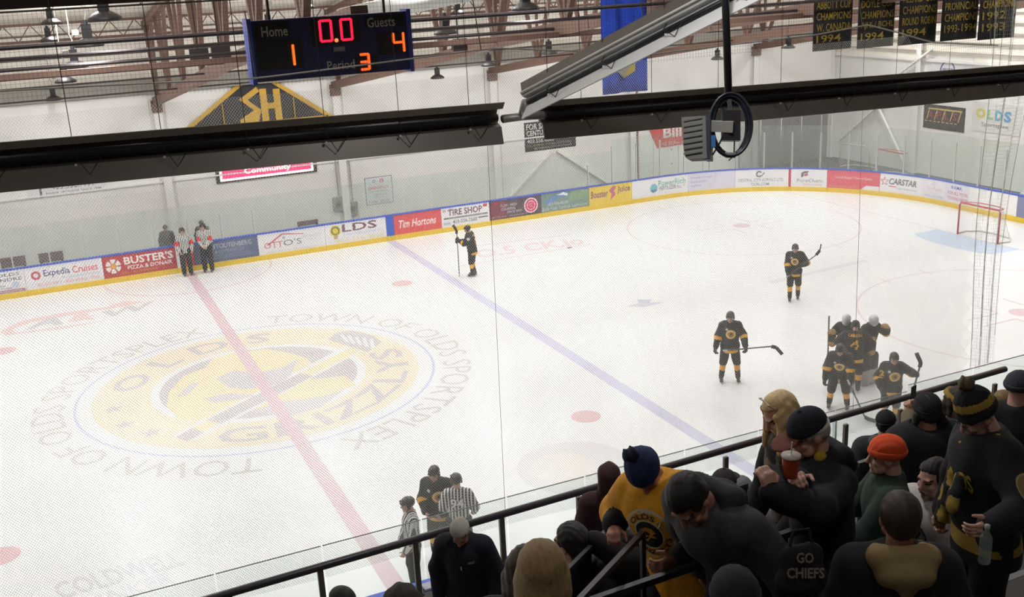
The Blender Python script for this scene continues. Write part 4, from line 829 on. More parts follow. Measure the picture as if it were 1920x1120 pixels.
def mesh_np(name, Pv, Fq, mats, parent, mi=None, smooth=True):
    me = bpy.data.meshes.new(name); me.vertices.add(len(Pv)); me.vertices.foreach_set('co', Pv.astype(np.float32).ravel())
    me.loops.add(Fq.size); me.loops.foreach_set('vertex_index', Fq.astype(np.int32).ravel()); me.polygons.add(len(Fq))
    me.polygons.foreach_set('loop_start', np.arange(0, Fq.size, 4, dtype=np.int32)); me.polygons.foreach_set('loop_total', np.full(len(Fq), 4, np.int32))
    if mi is not None: me.polygons.foreach_set('material_index', np.asarray(mi, dtype=np.int32))
    me.polygons.foreach_set('use_smooth', np.full(len(Fq), smooth)); me.update(calc_edges=True); me.validate()
    return link(name, me, parent, mats)
def blob(name, prims, h, mats, parent, k=.03, post=None, mfn=None):
    Pv, Fq = sdf_mesh(prims, h, k, post); mi = mfn(Pv[Fq].mean(1)) if mfn else None
    return mesh_np(name, Pv, Fq, mats, parent, mi)
def Rz(a): return np.array(((cos(a), -sin(a), 0), (sin(a), cos(a), 0), (0, 0, 1.)))
def Rx(a): return np.array(((1., 0, 0), (0, cos(a), -sin(a)), (0, sin(a), cos(a))))
def Ry(a): return np.array(((cos(a), 0, sin(a)), (0, 1., 0), (-sin(a), 0, cos(a))))
def folds(amp, fr=16, seed=0):
    r = np.random.default_rng(seed); w_ = r.normal(size=(4, 3))*fr; ph = r.uniform(0, 6, 4)
    return lambda D, x, y, z: D+amp*sum(np.sin(w_[i, 0]*x+w_[i, 1]*y+w_[i, 2]*z+ph[i]) for i in range(4))/2
class Person:
    """local frame: x = own right, y = forward, z = up; feet at z=0"""
    def __init__(s, label, loc, face, H=1.8, bend=0, side=0, twist=0, hands={}, head=(0, 0, 0), knees=0, stance=.12, sit=False, step=0, seed=0, name='person', hunch=0):
        s.k = k = H/1.8; s.seed = seed; s.o = thing(name, label, 'person', loc, radians(face-90)); J = {}
        hz = .93 if not sit else .5
        dz = -knees*.12
        J['pel'] = V(0, 0, hz+.04+dz); T_ = Rz(radians(twist))@Rx(-radians(bend))@Ry(radians(side)); s.T = T_
        up = lambda q: J['pel']+T_@(np.array(q, float))
        J['wai'] = up((0, 0, .14)); J['chs'] = up((0, .01, .36)); J['nck'] = up((0, -.01+hunch, .54)); 
        J['hR'] = V(.095, 0, hz+dz); J['hL'] = V(-.095, 0, hz+dz)
        for S_, sg in (('R', 1), ('L', -1)):
            if sit: J['k'+S_] = V(sg*.13, .46, hz+.02); J['a'+S_] = V(sg*.13, .44, .09)
            else:
                st = step*sg*.5; J['a'+S_] = V(sg*stance, st, .09); J['k'+S_] = (J['h'+S_]+J['a'+S_])/2+V(sg*.01, .03+knees*.14, 0)
            J['s'+S_] = up((sg*.178, -.01, .458)); tgt = hands.get(S_)
            if tgt is None: wr = up((sg*.26, .06, -.06))
            elif tgt[0] == 'w': wr = Rz(-radians(face-90))@(np.array(tgt[1], float)-np.array(loc, float))/k
            else: wr = np.array(tgt, float)
            l1, l2 = .29, .26; d = wr-J['s'+S_]; L = np.linalg.norm(d)
            if L > .545: wr = J['s'+S_]+d*(.545/L); d = wr-J['s'+S_]; L = .545
            a = (l1*l1-l2*l2+L*L)/(2*L); hh = math.sqrt(max(l1*l1-a*a, 0)); dn = d/L; pole = V(sg*.6, -.55, -.6); pole = pole-dn*(pole@dn); pole /= np.linalg.norm(pole)+1e-9
            J['e'+S_] = J['s'+S_]+dn*a+pole*hh; J['w'+S_] = wr
        s.hr = T_@Rz(radians(head[0]))@Rx(-radians(head[1]))@Ry(radians(head[2])) if not (len(head) > 3) else Rz(radians(head[0]))@Rx(-radians(head[1]))@Ry(radians(head[2]))
        J['hed'] = J['nck']+s.hr@V(0, .02, .055)*.0+(T_@V(0, .01, .05))*.9+s.hr@V(0, .02, .1)
        s.J = {a: c*k for a, c in J.items()}; s.fwd = T_@V(0, 1, 0); s.fields = {}
    def hp(s, q): return s.J['hed']+s.hr@(np.array(q, float)*s.k)
    def W(s, q):
        o = s.o; a = o.rotation_euler[2]; return np.array(o.location)+Rz(a)@np.array(q, float)
    def body(s, skin, hh=.008, face=True, coarse=.03, eyes=True, beard=None):
        J, k = s.J, s.k; n = s.fwd
        pr = [cap(J['pel'], J['wai'], .13*k, .12*k, n, .75), cap(J['wai'], J['chs'], .12*k, .14*k, n, .72), cap(J['sL'], J['sR'], .06*k), cap(J['chs'], J['nck'], .09*k, .055*k)]
        for S_ in 'RL':
            pr += [cap(J['s'+S_], J['e'+S_], .052*k, .042*k), cap(J['e'+S_], J['w'+S_], .04*k, .029*k), cap(J['h'+S_], J['k'+S_], .08*k, .055*k), cap(J['k'+S_], J['a'+S_], .052*k, .036*k), cap(J['a'+S_]-V(0, .03, .045)*k, J['a'+S_]+V(0, .14, -.055)*k, .035*k)]
        P1, F1 = sdf_mesh(pr, coarse, .04)
        r = s.hr; E = lambda c, q: ell(s.hp(c), np.array(q)*k, r)
        pr = [cap(J['nck']-(J['hed']-J['nck'])*.5, s.hp((0, -.02, -.03)), .062*k, .055*k), E((0, -.012, .03), (.074, .094, .088)), E((0, .028, -.045), (.057, .066, .07)), cap(s.hp((-.035, .045, -.075)), s.hp((.035, .045, -.075)), .03*k)]
        if face:
            pr += [cap(s.hp((-.035, .075, .022)), s.hp((.035, .075, .022)), .016*k), cap(s.hp((0, .088, .012)), s.hp((0, .112, -.03)), .009*k, .014*k), cap(s.hp((-.018, .088, -.066)), s.hp((.018, .088, -.066)), .012*k), E((0, .076, -.1), (.026, .022, .02)), E((.076, -.008, -.008), (.01, .02, .032)), E((-.076, -.008, -.008), (.01, .02, .032)), E((.04, .062, -.03), (.022, .022, .022)), E((-.04, .062, -.03), (.022, .022, .022))]
            pr += [neg(E((.032, .098, .004), (.015, .014, .01))), neg(E((-.032, .098, .004), (.015, .014, .01)))]
        P2, F2 = sdf_mesh(pr, hh, .016); mi2 = np.zeros(len(F2), int)
        if face and eyes:
            c = P2[F2].mean(1); l = (c-J['hed'])@r/k
            mi2[(np.abs(np.abs(l[:, 0])-.032) < .014) & (np.abs(l[:, 2]-.004) < .008) & (l[:, 1] > .05)] = 1
            mi2[(np.abs(l[:, 0]) < .022) & (np.abs(l[:, 2]+.066) < .005) & (l[:, 1] > .06)] = 2
            mi2[(np.abs(np.abs(l[:, 0])-.034) < .02) & (np.abs(l[:, 2]-.026) < .005) & (l[:, 1] > .05)] = 3
            if beard is not None: mi2[(l[:, 2] < -.045-.3*(l[:, 1]-.09).clip(-1, 0)*0) & (l[:, 1] > .0) & (l[:, 2] > -.13)] = 3
        Pv = np.concatenate([P1, P2]); Fq = np.concatenate([F1, F2+len(P1)]); mi = np.concatenate([np.zeros(len(F1), int), mi2])
        mesh_np('body', Pv, Fq, [skin, M('eye_dark', (30, 24, 22), .3), M('lip', (140, 80, 76), .5), beard or M('brow', (62, 46, 38), .8)], s.o, mi)
    def top(s, name, mat, th=.02, hem=.12, sleeve=1.0, h=.02, fold=.004, mats=None, mfn=None, collar=True, hood=False, hoodmat=None, bulk=1.0, puff=0, neckr=.07):
        J, k = s.J, s.k; n = s.fwd; dn = s.T@V(0, 0, -1); t = th*k
        pr = [cap(J['pel']+dn*(hem-.05)*k, J['wai'], (.15*bulk+th)*k, (.138*bulk+th)*k, n, .78), cap(J['wai'], J['chs'], (.138*bulk+th)*k, (.16*bulk+th)*k, n, .76), cap(J['sL'], J['sR'], (.056+th*.7)*k), cap(J['nck']-(s.T@V(0, 0, .03))*k, (J['sL']*.75+J['nck']*.25), (.06+t*.4)*k, (.06+th*.7)*k), cap(J['nck']-(s.T@V(0, 0, .03))*k, (J['sR']*.75+J['nck']*.25), (.06+t*.4)*k, (.06+th*.7)*k), cap(J['chs'], J['nck'], (.1+th)*k, neckr*k+t*.4)]
        for S_ in 'RL':
            pr += [cap(J['s'+S_], J['e'+S_], (.058+th+puff)*k, (.05+th+puff)*k)]
            if sleeve > .3: pr += [cap(J['e'+S_], J['e'+S_]+(J['w'+S_]-J['e'+S_])*sleeve, (.05+th+puff)*k, (.036+th*.8+puff*.5)*k)]
        cut = J['pel']+dn*hem*k; fo = folds(fold, 15, s.seed)
        nc = J['nck']+(s.T@V(0, 0, 1))*.035*k; un = s.T@V(0, 0, 1)
        def post(D, x, y, z):
            D = fo(D, x, y, z); D = np.maximum(D, (x-cut[0])*dn[0]+(y-cut[1])*dn[1]+(z-cut[2])*dn[2])
            rad = np.sqrt((x-nc[0])**2+(y-nc[1])**2+(z-nc[2])**2)
            return np.where(rad < .12*k, np.maximum(D, (x-nc[0])*un[0]+(y-nc[1])*un[1]+(z-nc[2])*un[2]), D)
        s.fields[name] = (pr, .035, post); o = blob(name, pr, h, mats or [mat], s.o, .035, post, mfn)
        if hood:
            bk = -s.fwd; c = J['nck']+bk*.07*k+un*.0
            L_ = lambda x, y, z: J['nck']+s.T@V(x, y, z)*k
            blob('hood', [cap(L_(-.1, .04, -.02), L_(-.105, -.06, .01), .042*k, .05*k), cap(L_(.1, .04, -.02), L_(.105, -.06, .01), .042*k, .05*k), cap(L_(-.1, -.07, .01), L_(.1, -.07, .01), .055*k), cap(L_(-.07, -.1, -.05), L_(.07, -.1, -.05), .062*k), cap(L_(0, -.1, -.05), L_(0, -.11, -.12), .07*k, .045*k)], h*.8, [hoodmat or mat], o, .03, folds(.004, 20, s.seed+3))
        return o
    def legs(s, name, mat, th=.02, end=1.0, h=.025, bulk=1.0, fold=.004):
        J, k = s.J, s.k; pr = [cap(J['hL'], J['hR'], (.1*bulk+th)*k), cap(J['pel'], J['pel']+V(0, 0, .05*k), (.12+th)*k, (.12+th)*k, s.fwd, .8)]
        for S_ in 'RL':
            pr.append(cap(J['h'+S_], J['k'+S_], (.085*bulk+th)*k, (.062*bulk+th)*k))
            if end > .05: pr.append(cap(J['k'+S_], J['k'+S_]+(J['a'+S_]-J['k'+S_])*end, (.06*bulk+th)*k, (.05+th)*k))
        return blob(name, pr, h, [mat], s.o, .03, folds(fold, 14, s.seed+1))
    def shoes(s, mat, h=.02):
        for S_ in 'RL':
            a = s.J['a'+S_]; k = s.k; blob('shoe', [cap(a+V(0, -.04, -.04)*k, a+V(0, .15, -.052)*k, .045*k, .038*k), cap(a, a+V(0, -.01, .03)*k, .045*k)], h, [mat], s.o, .02)
    def hand(s, S_, mat, curl=.6, h=.0065, dirv=None, pn=None, name='hand'):
        J, k = s.J, s.k; w_ = J['w'+S_]; d = (w_-J['e'+S_]) if dirv is None else np.array(dirv, float); d = d/np.linalg.norm(d); sg = 1 if S_ == 'R' else -1
        p = np.array(pn, float) if pn is not None else V(-sg, 0, 0); p = p-d*(p@d); p /= np.linalg.norm(p)+1e-9; c = np.cross(d, p)*sg      # p = palm normal, c = towards thumb
        pr = [cap(w_-d*.03*k, w_+d*.01*k, .027*k), cap(w_+d*.02*k+c*.02*k, w_+d*.085*k+c*.028*k, .022*k, .017*k), cap(w_+d*.02*k-c*.018*k, w_+d*.08*k-c*.026*k, .02*k, .016*k), cap(w_+d*.03*k, w_+d*.088*k, .02*k, .017*k)]
        for i, (of, ln) in enumerate(((.03, .072), (.01, .08), (-.01, .075), (-.029, .06))):
            a = w_+d*.088*k+c*of*k; ang = 0; dd = d
            for j, fr in enumerate((.45, .32, .25)):
                ang += curl*(.9 if j == 0 else 1.1); dd = d*cos(ang)+p*sin(ang); e = a+dd*ln*fr*k*1.15; pr.append(cap(a, e, (.0098-.0009*j)*k, (.0092-.001*j)*k)); a = e
        a = w_+d*.025*k+c*.03*k; dd = (d*.6+c*.7+p*.35); dd /= np.linalg.norm(dd); e = a+dd*.045*k; pr.append(cap(a, e, .014*k, .0115*k)); dd = d*.75+p*(.4+curl*.5)+c*.1; dd /= np.linalg.norm(dd); pr.append(cap(e, e+dd*.04*k, .0115*k, .009*k))
        return blob(name, pr, h, [mat], s.o, .006)
    def glove(s, S_, mat, cuffm, h=.018, curl=1.0):
        J, k = s.J, s.k; w_ = J['w'+S_]; d = w_-J['e'+S_]; d /= np.linalg.norm(d); sg = 1 if S_ == 'R' else -1; p = V(-sg, .2, 0); p = p-d*(p@d); p /= np.linalg.norm(p); c = np.cross(d, p)*sg
        pr = [cap(w_-d*.09*k, w_+d*.02*k, .07*k, .055*k), cap(w_+d*.03*k, w_+d*.1*k, .055*k, .05*k, p, .75)]
        for of in (.038, .013, -.013, -.038):
            a = w_+d*.12*k+c*of*k; e = a+(d*.5+p*.6)*.05*k; pr += [cap(a, e, .021*k), cap(e, e+p*.045*k-d*.01*k, .02*k)]
        pr.append(cap(w_+d*.04*k+c*.05*k, w_+d*.1*k+c*.07*k+p*.04*k, .023*k))
        cut = w_-d*.03*k
        return blob('glove', pr, h, [mat, cuffm], s.o, .015, None, lambda q: ((q-cut)@d < 0).astype(int))
    def decal(s, field, name, s2, org, ux, uy, mat, off=.006):
        pr, k, post = s.fields[field]; v, f = s2; org, ux, uy = (np.array(q, float) for q in (org, ux, uy)); ux /= np.linalg.norm(ux); uy = uy-ux*(uy@ux); uy /= np.linalg.norm(uy); n = np.cross(ux, uy)
        P = np.array([org+ux*a+uy*c+n*.4 for a, c in v]); t = np.zeros(len(P))
        for _ in range(40):
            q = P-n*t[:, None]; d = evalp(pr, k, q[:, 0], q[:, 1], q[:, 2], post); t = np.minimum(t+np.maximum(d, 0)*.7, .55)
        q = P-n*t[:, None]+n*off; return mk(name, q, f, mat, s.o)
    # ---- heads
    def helmet(s, mat, h=.012, visor=True):
        r, k = s.hr, s.k; E = lambda c, q: ell(s.hp(c), np.array(q)*k, r); c0 = s.hp((0, .0, .005)); up = r@V(0, -.28, 1); up /= np.linalg.norm(up)
        pr = [E((0, -.015, .042), (.098, .122, .098)), E((.085, -.01, -.01), (.02, .04, .05)), E((-.085, -.01, -.01), (.02, .04, .05)), cap(s.hp((-.05, .09, .055)), s.hp((.05, .09, .055)), .03*k)]
        cutp = s.hp((0, 0, .012)); fr = r@V(0, 1, 0)
        def post(D, x, y, z):
            a = (x-cutp[0])*up[0]+(y-cutp[1])*up[1]+(z-cutp[2])*up[2]; b_ = (x-cutp[0])*fr[0]+(y-cutp[1])*fr[1]+(z-cutp[2])*fr[2]
            return np.maximum(D, np.where(b_ > .02*k, -(a-.012*k), -(a+.07*k)))
        o = blob('helmet', pr, h, [mat], s.o, .015, post)
        if visor:
            q = [s.hp((.1*sin(a), -.01+.125*cos(a), z)) for z in (.03, -.045) for a in np.linspace(-1.1, 1.1, 12)]; mk('visor', q, [(i, i+1, 13+i, 12+i) for i in range(11)], mglass('visor', (.82, .85, .86), .08), o)
        B().tube([s.hp((.085, .01, -.03)), s.hp((.05, .04, -.115)), s.hp((0, .055, -.128)), s.hp((-.05, .04, -.115)), s.hp((-.085, .01, -.03))], .005*k, 5).mesh('chin_strap', BLACK, o)
        return o
    def hair(s, mat, style='short', h=.009, extra=(), amp=.004, under=None):
        r, k = s.hr, s.k; E = lambda c, q: ell(s.hp(c), np.array(q)*k, r)
        th = .012 if style == 'short' else .016
        pr = [E((0, -.022, .038), (.076+th, .093+th, .086+th))]
        if style == 'short': pr += [E((0, -.06, -.02), (.066, .05, .05))]
        if style == 'bob': pr += [E((0, -.045, -.05), (.1, .085, .12)), E((.07, -.01, -.05), (.04, .06, .1)), E((-.07, -.01, -.05), (.04, .06, .1))]
        if style == 'long':
            dz_ = s.hr.T@V(0, 0, -1)                                # strands hang straight down
            for lx, ly in ((.083, .045), (-.083, .045), (.088, .0), (-.088, .0), (.08, -.05), (-.08, -.05), (.0, -.095), (.045, -.085), (-.045, -.085)):
                a = V(lx, ly, -.0); pr += [cap(s.hp(V(lx*.95, ly, .05)), s.hp(a), .022*k, .024*k), cap(s.hp(a), s.hp(a+dz_*(.22+.06*sin(lx*50+ly*40))+V(lx*.15, ly*.2, 0)), .024*k, .016*k)]
        pr += [cap(s.hp(a), s.hp(c), ra*k, rb*k) for a, c, ra, rb in extra]
        w_ = r@V(1, 0, 0); fr = r@V(0, 1, 0); up = r@V(0, 0, 1); c0 = s.J['hed']; f2 = folds(amp, 40, s.seed)
        def post(D, x, y, z):
            X, Y, Z = x-c0[0], y-c0[1], z-c0[2]; lx = X*w_[0]+Y*w_[1]+Z*w_[2]; ly = X*fr[0]+Y*fr[1]+Z*fr[2]; lz = X*up[0]+Y*up[1]+Z*up[2]
            D = f2(D, x, y, z)+amp*.6*np.sin(lx/k*230+2*np.sin(lz/k*18)+ly/k*60)
            fx, fz_ = (.074, .088) if style == 'long' else (.064, .07); faceb = np.maximum(np.maximum(np.abs(lx)-fx*k, lz-fz_*k), -(ly-.0*k))        # inside the face zone <0
            D = np.maximum(D, -faceb)
            return D if under is None else np.maximum(D, lz-under*k)
        return blob('hair', pr, h, [mat], s.o, .02, post)
    def beanie(s, mat, h=.01, cuffm=None, pom=None, band=None, tall=.0, cuff_h=.05):
        r, k = s.hr, s.k; E = lambda c, q: ell(s.hp(c), np.array(q)*k, r); up = r@V(0, -.18, 1); up /= np.linalg.norm(up); c0 = s.hp((0, 0, .012)); rib = s.hr
        pr = [E((0, -.014, .045+tall*.4), (.094, .113, .096+tall))]
        def post(D, x, y, z):
            D = D+.0015*np.sin(170*((x-c0[0])*rib[0, 0]+(y-c0[1])*rib[1, 0]+(z-c0[2])*rib[2, 0])); return np.maximum(D, -((x-c0[0])*up[0]+(y-c0[1])*up[1]+(z-c0[2])*up[2]))
        mats = [mat, band or mat]; o = blob('beanie', pr, h, mats, s.o, .02, post, (lambda q: (np.abs((q-c0)@up-.085*k) < .022*k).astype(int)) if band else None)
        cc = s.hp((0, -.014, .03)); pr2 = [E((0, -.014, .036), (.102, .121, .07))]
        def post2(D, x, y, z):
            a = (x-c0[0])*up[0]+(y-c0[1])*up[1]+(z-c0[2])*up[2]; return np.maximum(np.maximum(D, -a-.004), a-cuff_h*k)
        blob('cuff', pr2, h, [cuffm or mat], o, .01, post2)
        if pom:
            pc = s.hp((0, -.035, .175+tall)); blob('pompom', [ell(pc, (.043*k, .043*k, .04*k))], .007, [pom], o, .01, folds(.006, 120, 5))
        return o
    def cap_hat(s, mat, brimm=None, h=.009, back=False, tilt=0):
        r = s.hr@Rx(radians(tilt)); k = s.k; hp = lambda q: s.J['hed']+r@(np.array(q, float)*k); up = r@V(0, 0, 1); c0 = hp((0, 0, .03)); sg = -1 if back else 1
        pr = [ell(hp((0, -.012, .04)), V(.09, .11, .092)*k, r)]
        post = lambda D, x, y, z: np.maximum(D, -((x-c0[0])*up[0]+(y-c0[1])*up[1]+(z-c0[2])*up[2]))
        o = blob('cap', pr, h, [mat], s.o, .02, post)
        br = [ell(hp((0, sg*.125, .032)), V(.078, .075, .012)*k, r)]; blob('brim', br, .006, [brimm or mat], o, .01)
        B().lathe([(0, .01), (.01, .006), (.012, 0)], 8).mesh('button', mat, o, loc=hp((0, -.012, .131))); return o
SKIN = M('skin', (206, 158, 138), .55, noise=.05, scale=30); SKIN2 = M('skin_tan', (176, 124, 104), .55, noise=.05, scale=30)
def IKW(P, hands): pass
# ---------------- people on the ice ----------------
JB = M('jersey_black', (34, 33, 36), .8, noise=.15, scale=20); JG = M('jersey_gold', (232, 168, 62), .75); PB = M('pants_black', (28, 28, 31), .8)
HB = M('helmet_black', (32, 33, 35), .3); GT = M('glove_tan', (178, 140, 84), .7); GB = M('glove_black', (36, 34, 36), .7); BOOT = M('skate_boot', (58, 58, 62), .5); STEEL = M('skate_steel', (214, 216, 218), .3, .5); LACE = M('skate_lace', (196, 194, 192), .6)
CREAM = M('cream_print', (228, 190, 120), .7); WPR = M('white_print', (206, 206, 212), .7)
STICK = M('stick_shaft', (86, 88, 92), .4); BLADE = M('stick_blade', (40, 40, 42), .6)
def stick(P, label, pts, blade, r=.016):
    a = P.o.rotation_euler[2]; o = thing('hockey_stick', label, 'hockey stick', P.o.location, a)
    B().bar(pts[0], pts[1], .034, .026).mesh('shaft', STICK, o); b = B()
    for p, q in zip(blade[:-1], blade[1:]): b.bar(p, q, .03, .085)
    b.mesh('blade', BLADE, o); d = np.array(pts[0], float)-np.array(pts[1], float); d /= np.linalg.norm(d); B().bar(pts[0], np.array(pts[0])-d*.12, .042, .034).mesh('grip_tape', LACE, o)
def skates(P, h=.018):
    k = P.k
    for S_ in 'RL':
        a = P.J['a'+S_]
        o = blob('skate', [cap(a+V(0, -.05, -.0)*k, a+V(0, .14, -.035)*k, .05*k, .042*k), cap(a+V(0, -.03, .0)*k, a+V(0, -.02, .12)*k, .052*k, .056*k)], h, [BOOT, LACE], P.o, .02, None, lambda q, a=a: ((q[:, 2] > a[2]+.035*k) & (q[:, 1] > a[1]-.02)).astype(int))
        B().box(a+V(-.012, -.1, -.075)*k, a+V(.012, .18, -.045)*k).mesh('blade_holder', LACE, o); B().box(a+V(-.003, -.11, -.112)*k, a+V(.003, .19, -.075)*k).mesh('blade', STEEL, o)
def crest(P, f='jersey', r=.115, dz=0, dx=0):
    c = (P.J['chs']+P.J['wai'])/2+P.T@V(dx, 0, .045+dz)*P.k; ux, uy = P.T@V(-1, 0, 0), P.T@V(0, 0, 1)   # seen from the front
    def grid(r0, r1, n=24, m_=3):
        v = []; fc = []
        for j in range(m_+1):
            rr = r0+(r1-r0)*j/m_
            for i in range(n): v.append((rr*cos(2*pi*i/n), rr*sin(2*pi*i/n)))
        for j in range(m_):
            for i in range(n): fc.append((j*n+i, (j+1)*n+i, (j+1)*n+(i+1) % n, j*n+(i+1) % n))
        return np.array(v), fc
    P.decal(f, 'crest_ring', grid(r*.62, r), c, ux, uy, CREAM if r > .1 else JG, .01); P.decal(f, 'crest_disc', grid(.001, r*.62), c, ux, uy, M('crest_core', (196, 142, 66), .7), .01)
    P.decal(f, 'crest_bear', merge2d([poly2d([(-.03, .02), (0, .045), (.035, .03), (.02, .0), (.03, -.03), (-.005, -.02), (-.035, -.045), (-.02, -.01)]), ring2d(0, 0, .05, .058, 16)]), c, ux, uy, M('crest_dark', (52, 40, 34), .7), .014)
    P.decal(f, 'shoulder_mark', poly2d([(-.03, 0), (.0, .03), (.035, .02), (.03, -.03), (-.01, -.03)]), P.J['chs']+P.T@V(.1, 0, .06)*P.k, ux, uy, WPR, .012)
def number(P, txt, name=None, f='jersey', w=.2):
    c = (P.J['chs']+P.J['wai'])/2; ux, uy = P.T@V(1, 0, 0), P.T@V(0, 0, 1)
    P.decal(f, 'number', T(txt, -w/2, w/2, -.12, .12, bold=.05), c, ux, uy, JG, .014)
    if name: P.decal(f, 'name_bar', T(name, -.16, .16, .19, .26, bold=.03), c, ux, uy, JG, .014)
def kit(P, helm=True, gloves=True, h=.02, goalie=False, skin=SKIN):
    J, k = P.J, P.k; dn = P.T@V(0, 0, -1); P.body(skin, .011, True, .035)
    hem = J['pel']+dn*.2*k
    def mf(q):
        m = (((q-hem)@dn > -.085*k) & (np.abs((q-J['pel'])@(P.T@V(1, 0, 0))) < .25*k)).astype(int)
        for S_ in 'RL':
            a, b_ = J['e'+S_], J['w'+S_]; d = b_-a; t = ((q-a)@d)/(d@d); ds = np.linalg.norm(q-a-np.clip(t, 0, 1)[:, None]*d, axis=1); m |= ((ds < .11*k) & (t > -.02) & (t < .3)).astype(int)
        return m
    P.top('jersey', JB, .046, .2, .92, h, .006, [JB, JG], mf, bulk=1.16)
    P.legs('pants', PB, .034, .0, h*1.2, 1.05)
    for S_ in 'RL':
        a, b_ = J['k'+S_], J['a'+S_]; d = (b_-a); L = np.linalg.norm(d); d /= L
        blob('sock', [cap(a-d*.05, b_-d*.04, .08*k, .062*k)], h, [M('sock_black', (36, 36, 38), .85), JG], P.o, .02, None, lambda q, a=a, d=d, L=L: (((q-a)@d > L*.12) & ((q-a)@d < L*.48)).astype(int))
    skates(P)
    if helm: P.helmet(HB)
    if gloves:
        for S_ in 'RL': P.glove(S_, GB, GT)
def onice(px, py): q = ice(px, py); return (q[0], q[1], .012)
def tocam(loc): return math.degrees(math.atan2(CAM[1]-loc[1], CAM[0]-loc[0]))
# 1 player by the far blue line, side on, stick upright
l = onice(888, 518); P = Person('hockey player in black by the far boards holding the stick upright', l, 146, 1.86, bend=6, hands={'L': (-.1, .42, 1.28), 'R': (.02, .42, 1.22)}, head=(0, 14, 0), seed=1, name='hockey_player'); kit(P)
number(P, '2', 'AULT'); P.decal('jersey', 'shoulder_mark', disc2d(0, 0, .055), P.J['sL']+V(0, 0, -.06), V(0, -1, 0), V(0, 0, 1), WPR, .014)
stick(P, 'hockey stick standing upright with its blade in the air', [(-.06, .5, .0), (-.02, .5, 1.55)], [(-.02, .5, 1.55), (-.02, .52, 1.7), (-.02, .62, 1.86)])
# 2 player alone beyond, facing the stand
l = onice(1488, 563); f = tocam(l); P = Person('hockey player in black skating alone with stick raised across the chest', l, f, 1.84, bend=3, hands={'R': (.2, .24, .92), 'L': (-.27, .28, 1.2)}, head=(0, 12, 0), step=.25, seed=2, name='hockey_player'); kit(P); crest(P)
stick(P, 'hockey stick held diagonally with its blade above the shoulder', [(.24, .34, .82), (-.62, .42, 1.58)], [(-.62, .42, 1.58), (-.72, .44, 1.72), (-.75, .44, 1.92)])
# 3 player in the middle, stick held level
l = onice(1368, 716); f = tocam(l); P = Person('hockey player in black standing with the stick held level', l, f+4, 1.9, bend=2, hands={'R': (.36, .1, .84), 'L': (-.34, .22, .98)}, head=(-12, 8, 0), stance=.2, seed=3, name='hockey_player'); kit(P); crest(P, r=.125)
stick(P, 'hockey stick held level pointing away from the crested player', [(.2, .36, .96), (-.98, .3, 1.05)], [(-.98, .3, 1.05), (-1.1, .3, 1.02), (-1.25, .3, .84)])
# group hug: two goalies, number 4, crouching player
WM = M('mask_white', (226, 226, 228), .35, noise=.2, scale=14); PADW = M('pad_white', (176, 172, 172), .6, noise=.35, scale=9)
def goalie(P):
    kit(P, helm=False, gloves=False, goalie=True); J, k = P.J, P.k; r = P.hr; E = lambda c, q: ell(P.hp(c), np.array(q)*k, r)
    m = blob('mask', [E((0, -.005, .02), (.105, .13, .135)), E((0, .05, -.06), (.07, .075, .07))], .012, [WM], P.o, .03)
    cage = []
    for z in (-.02, 0, .02, .04): B().tube([P.hp((.07*cos(a), .05+.1*sin(a), z)) for a in np.linspace(.2, pi-.2, 9)], .004, 5).mesh('cage_bar', STEEL, m)
    for S_ in 'RL':
        a, b_ = J['k'+S_], J['a'+S_]; f_ = V(0, .09, 0)*k
        blob('leg_pad', [cap(a+f_+V(0, 0, .16*k), b_+f_*1.1+V(0, .02, -.02*k), .15*k, .14*k, V(0, 1, 0), .45)], .02, [M('pad_black', (44, 44, 52), .6), PADW], P.o, .02, None, lambda q, b_=b_: (q[:, 2] < b_[2]+.3*k).astype(int))
    blob('catch_glove', [ell(J['wL']+V(0, .02, -.02), (.09*k, .14*k, .15*k)), cap(J['wL'], J['eL']*.3+J['wL']*.7, .09*k)], .018, [GB, GT], P.o, .03, None, lambda q: (q[:, 2] > J['wL'][2]+.04).astype(int))
    blob('blocker', [cap(J['wR']+V(0, .05, .14), J['wR']+V(0, .05, -.14), .1*k, .1*k, V(0, 1, 0), .35), cap(J['wR'], J['eR']*.4+J['wR']*.6, .07*k)], .018, [GB, GT], P.o, .02, None, lambda q: (np.abs(q[:, 2]-J['wR'][2]) > .1).astype(int))
l = onice(1584, 716); f = tocam(l); P = Person('goaltender in white mask behind number four in the huddle', l, f-8, 1.84, bend=6, hands={'R': (.3, .26, 1.2), 'L': (-.2, .34, 1.15)}, head=(-15, 20, 0), seed=4, name='goaltender'); goalie(P)
stick(P, 'goaltender stick held upright beside the huddle', [(.38, .34, .55), (.4, .3, 1.78)], [(.38, .34, .55), (.38, .36, .3), (.38, .6, .12)])
l = onice(1622, 718); f = tocam(l); P = Person('goaltender in white mask embracing team mates at the edge of the huddle', l, f+48, 1.86, bend=10, hands={'R': (.25, .35, 1.1), 'L': (-.2, .32, 1.42)}, head=(-10, 16, 0), seed=5, name='goaltender'); goalie(P)
P.decal('jersey', 'shoulder_patch', ring2d(0, 0, .05, .1, 20, -.6, 2.6), P.J['sL']+V(-.02, .02, -.12), V(-.4, -1, 0), V(0, 0, 1), JG, .014)
l = onice(1598, 735); P = Person('hockey player number four seen from behind in the huddle', l, tocam(l)+180, 1.82, bend=8, hands={'R': (.3, .34, 1.32), 'L': (-.3, .34, 1.32)}, head=(0, 18, 0), seed=6, name='hockey_player'); kit(P); number(P, '4', 'CARSON')
l = onice(1571, 766); f = tocam(l); P = Person('crouching hockey player at the front of the huddle facing the stand', l, f-2, 1.86, bend=24, knees=.5, hands={'R': (.3, .3, .78), 'L': (-.26, .34, .76)}, head=(0, 6, 0), stance=.2, seed=7, name='hockey_player'); kit(P); crest(P, r=.12)
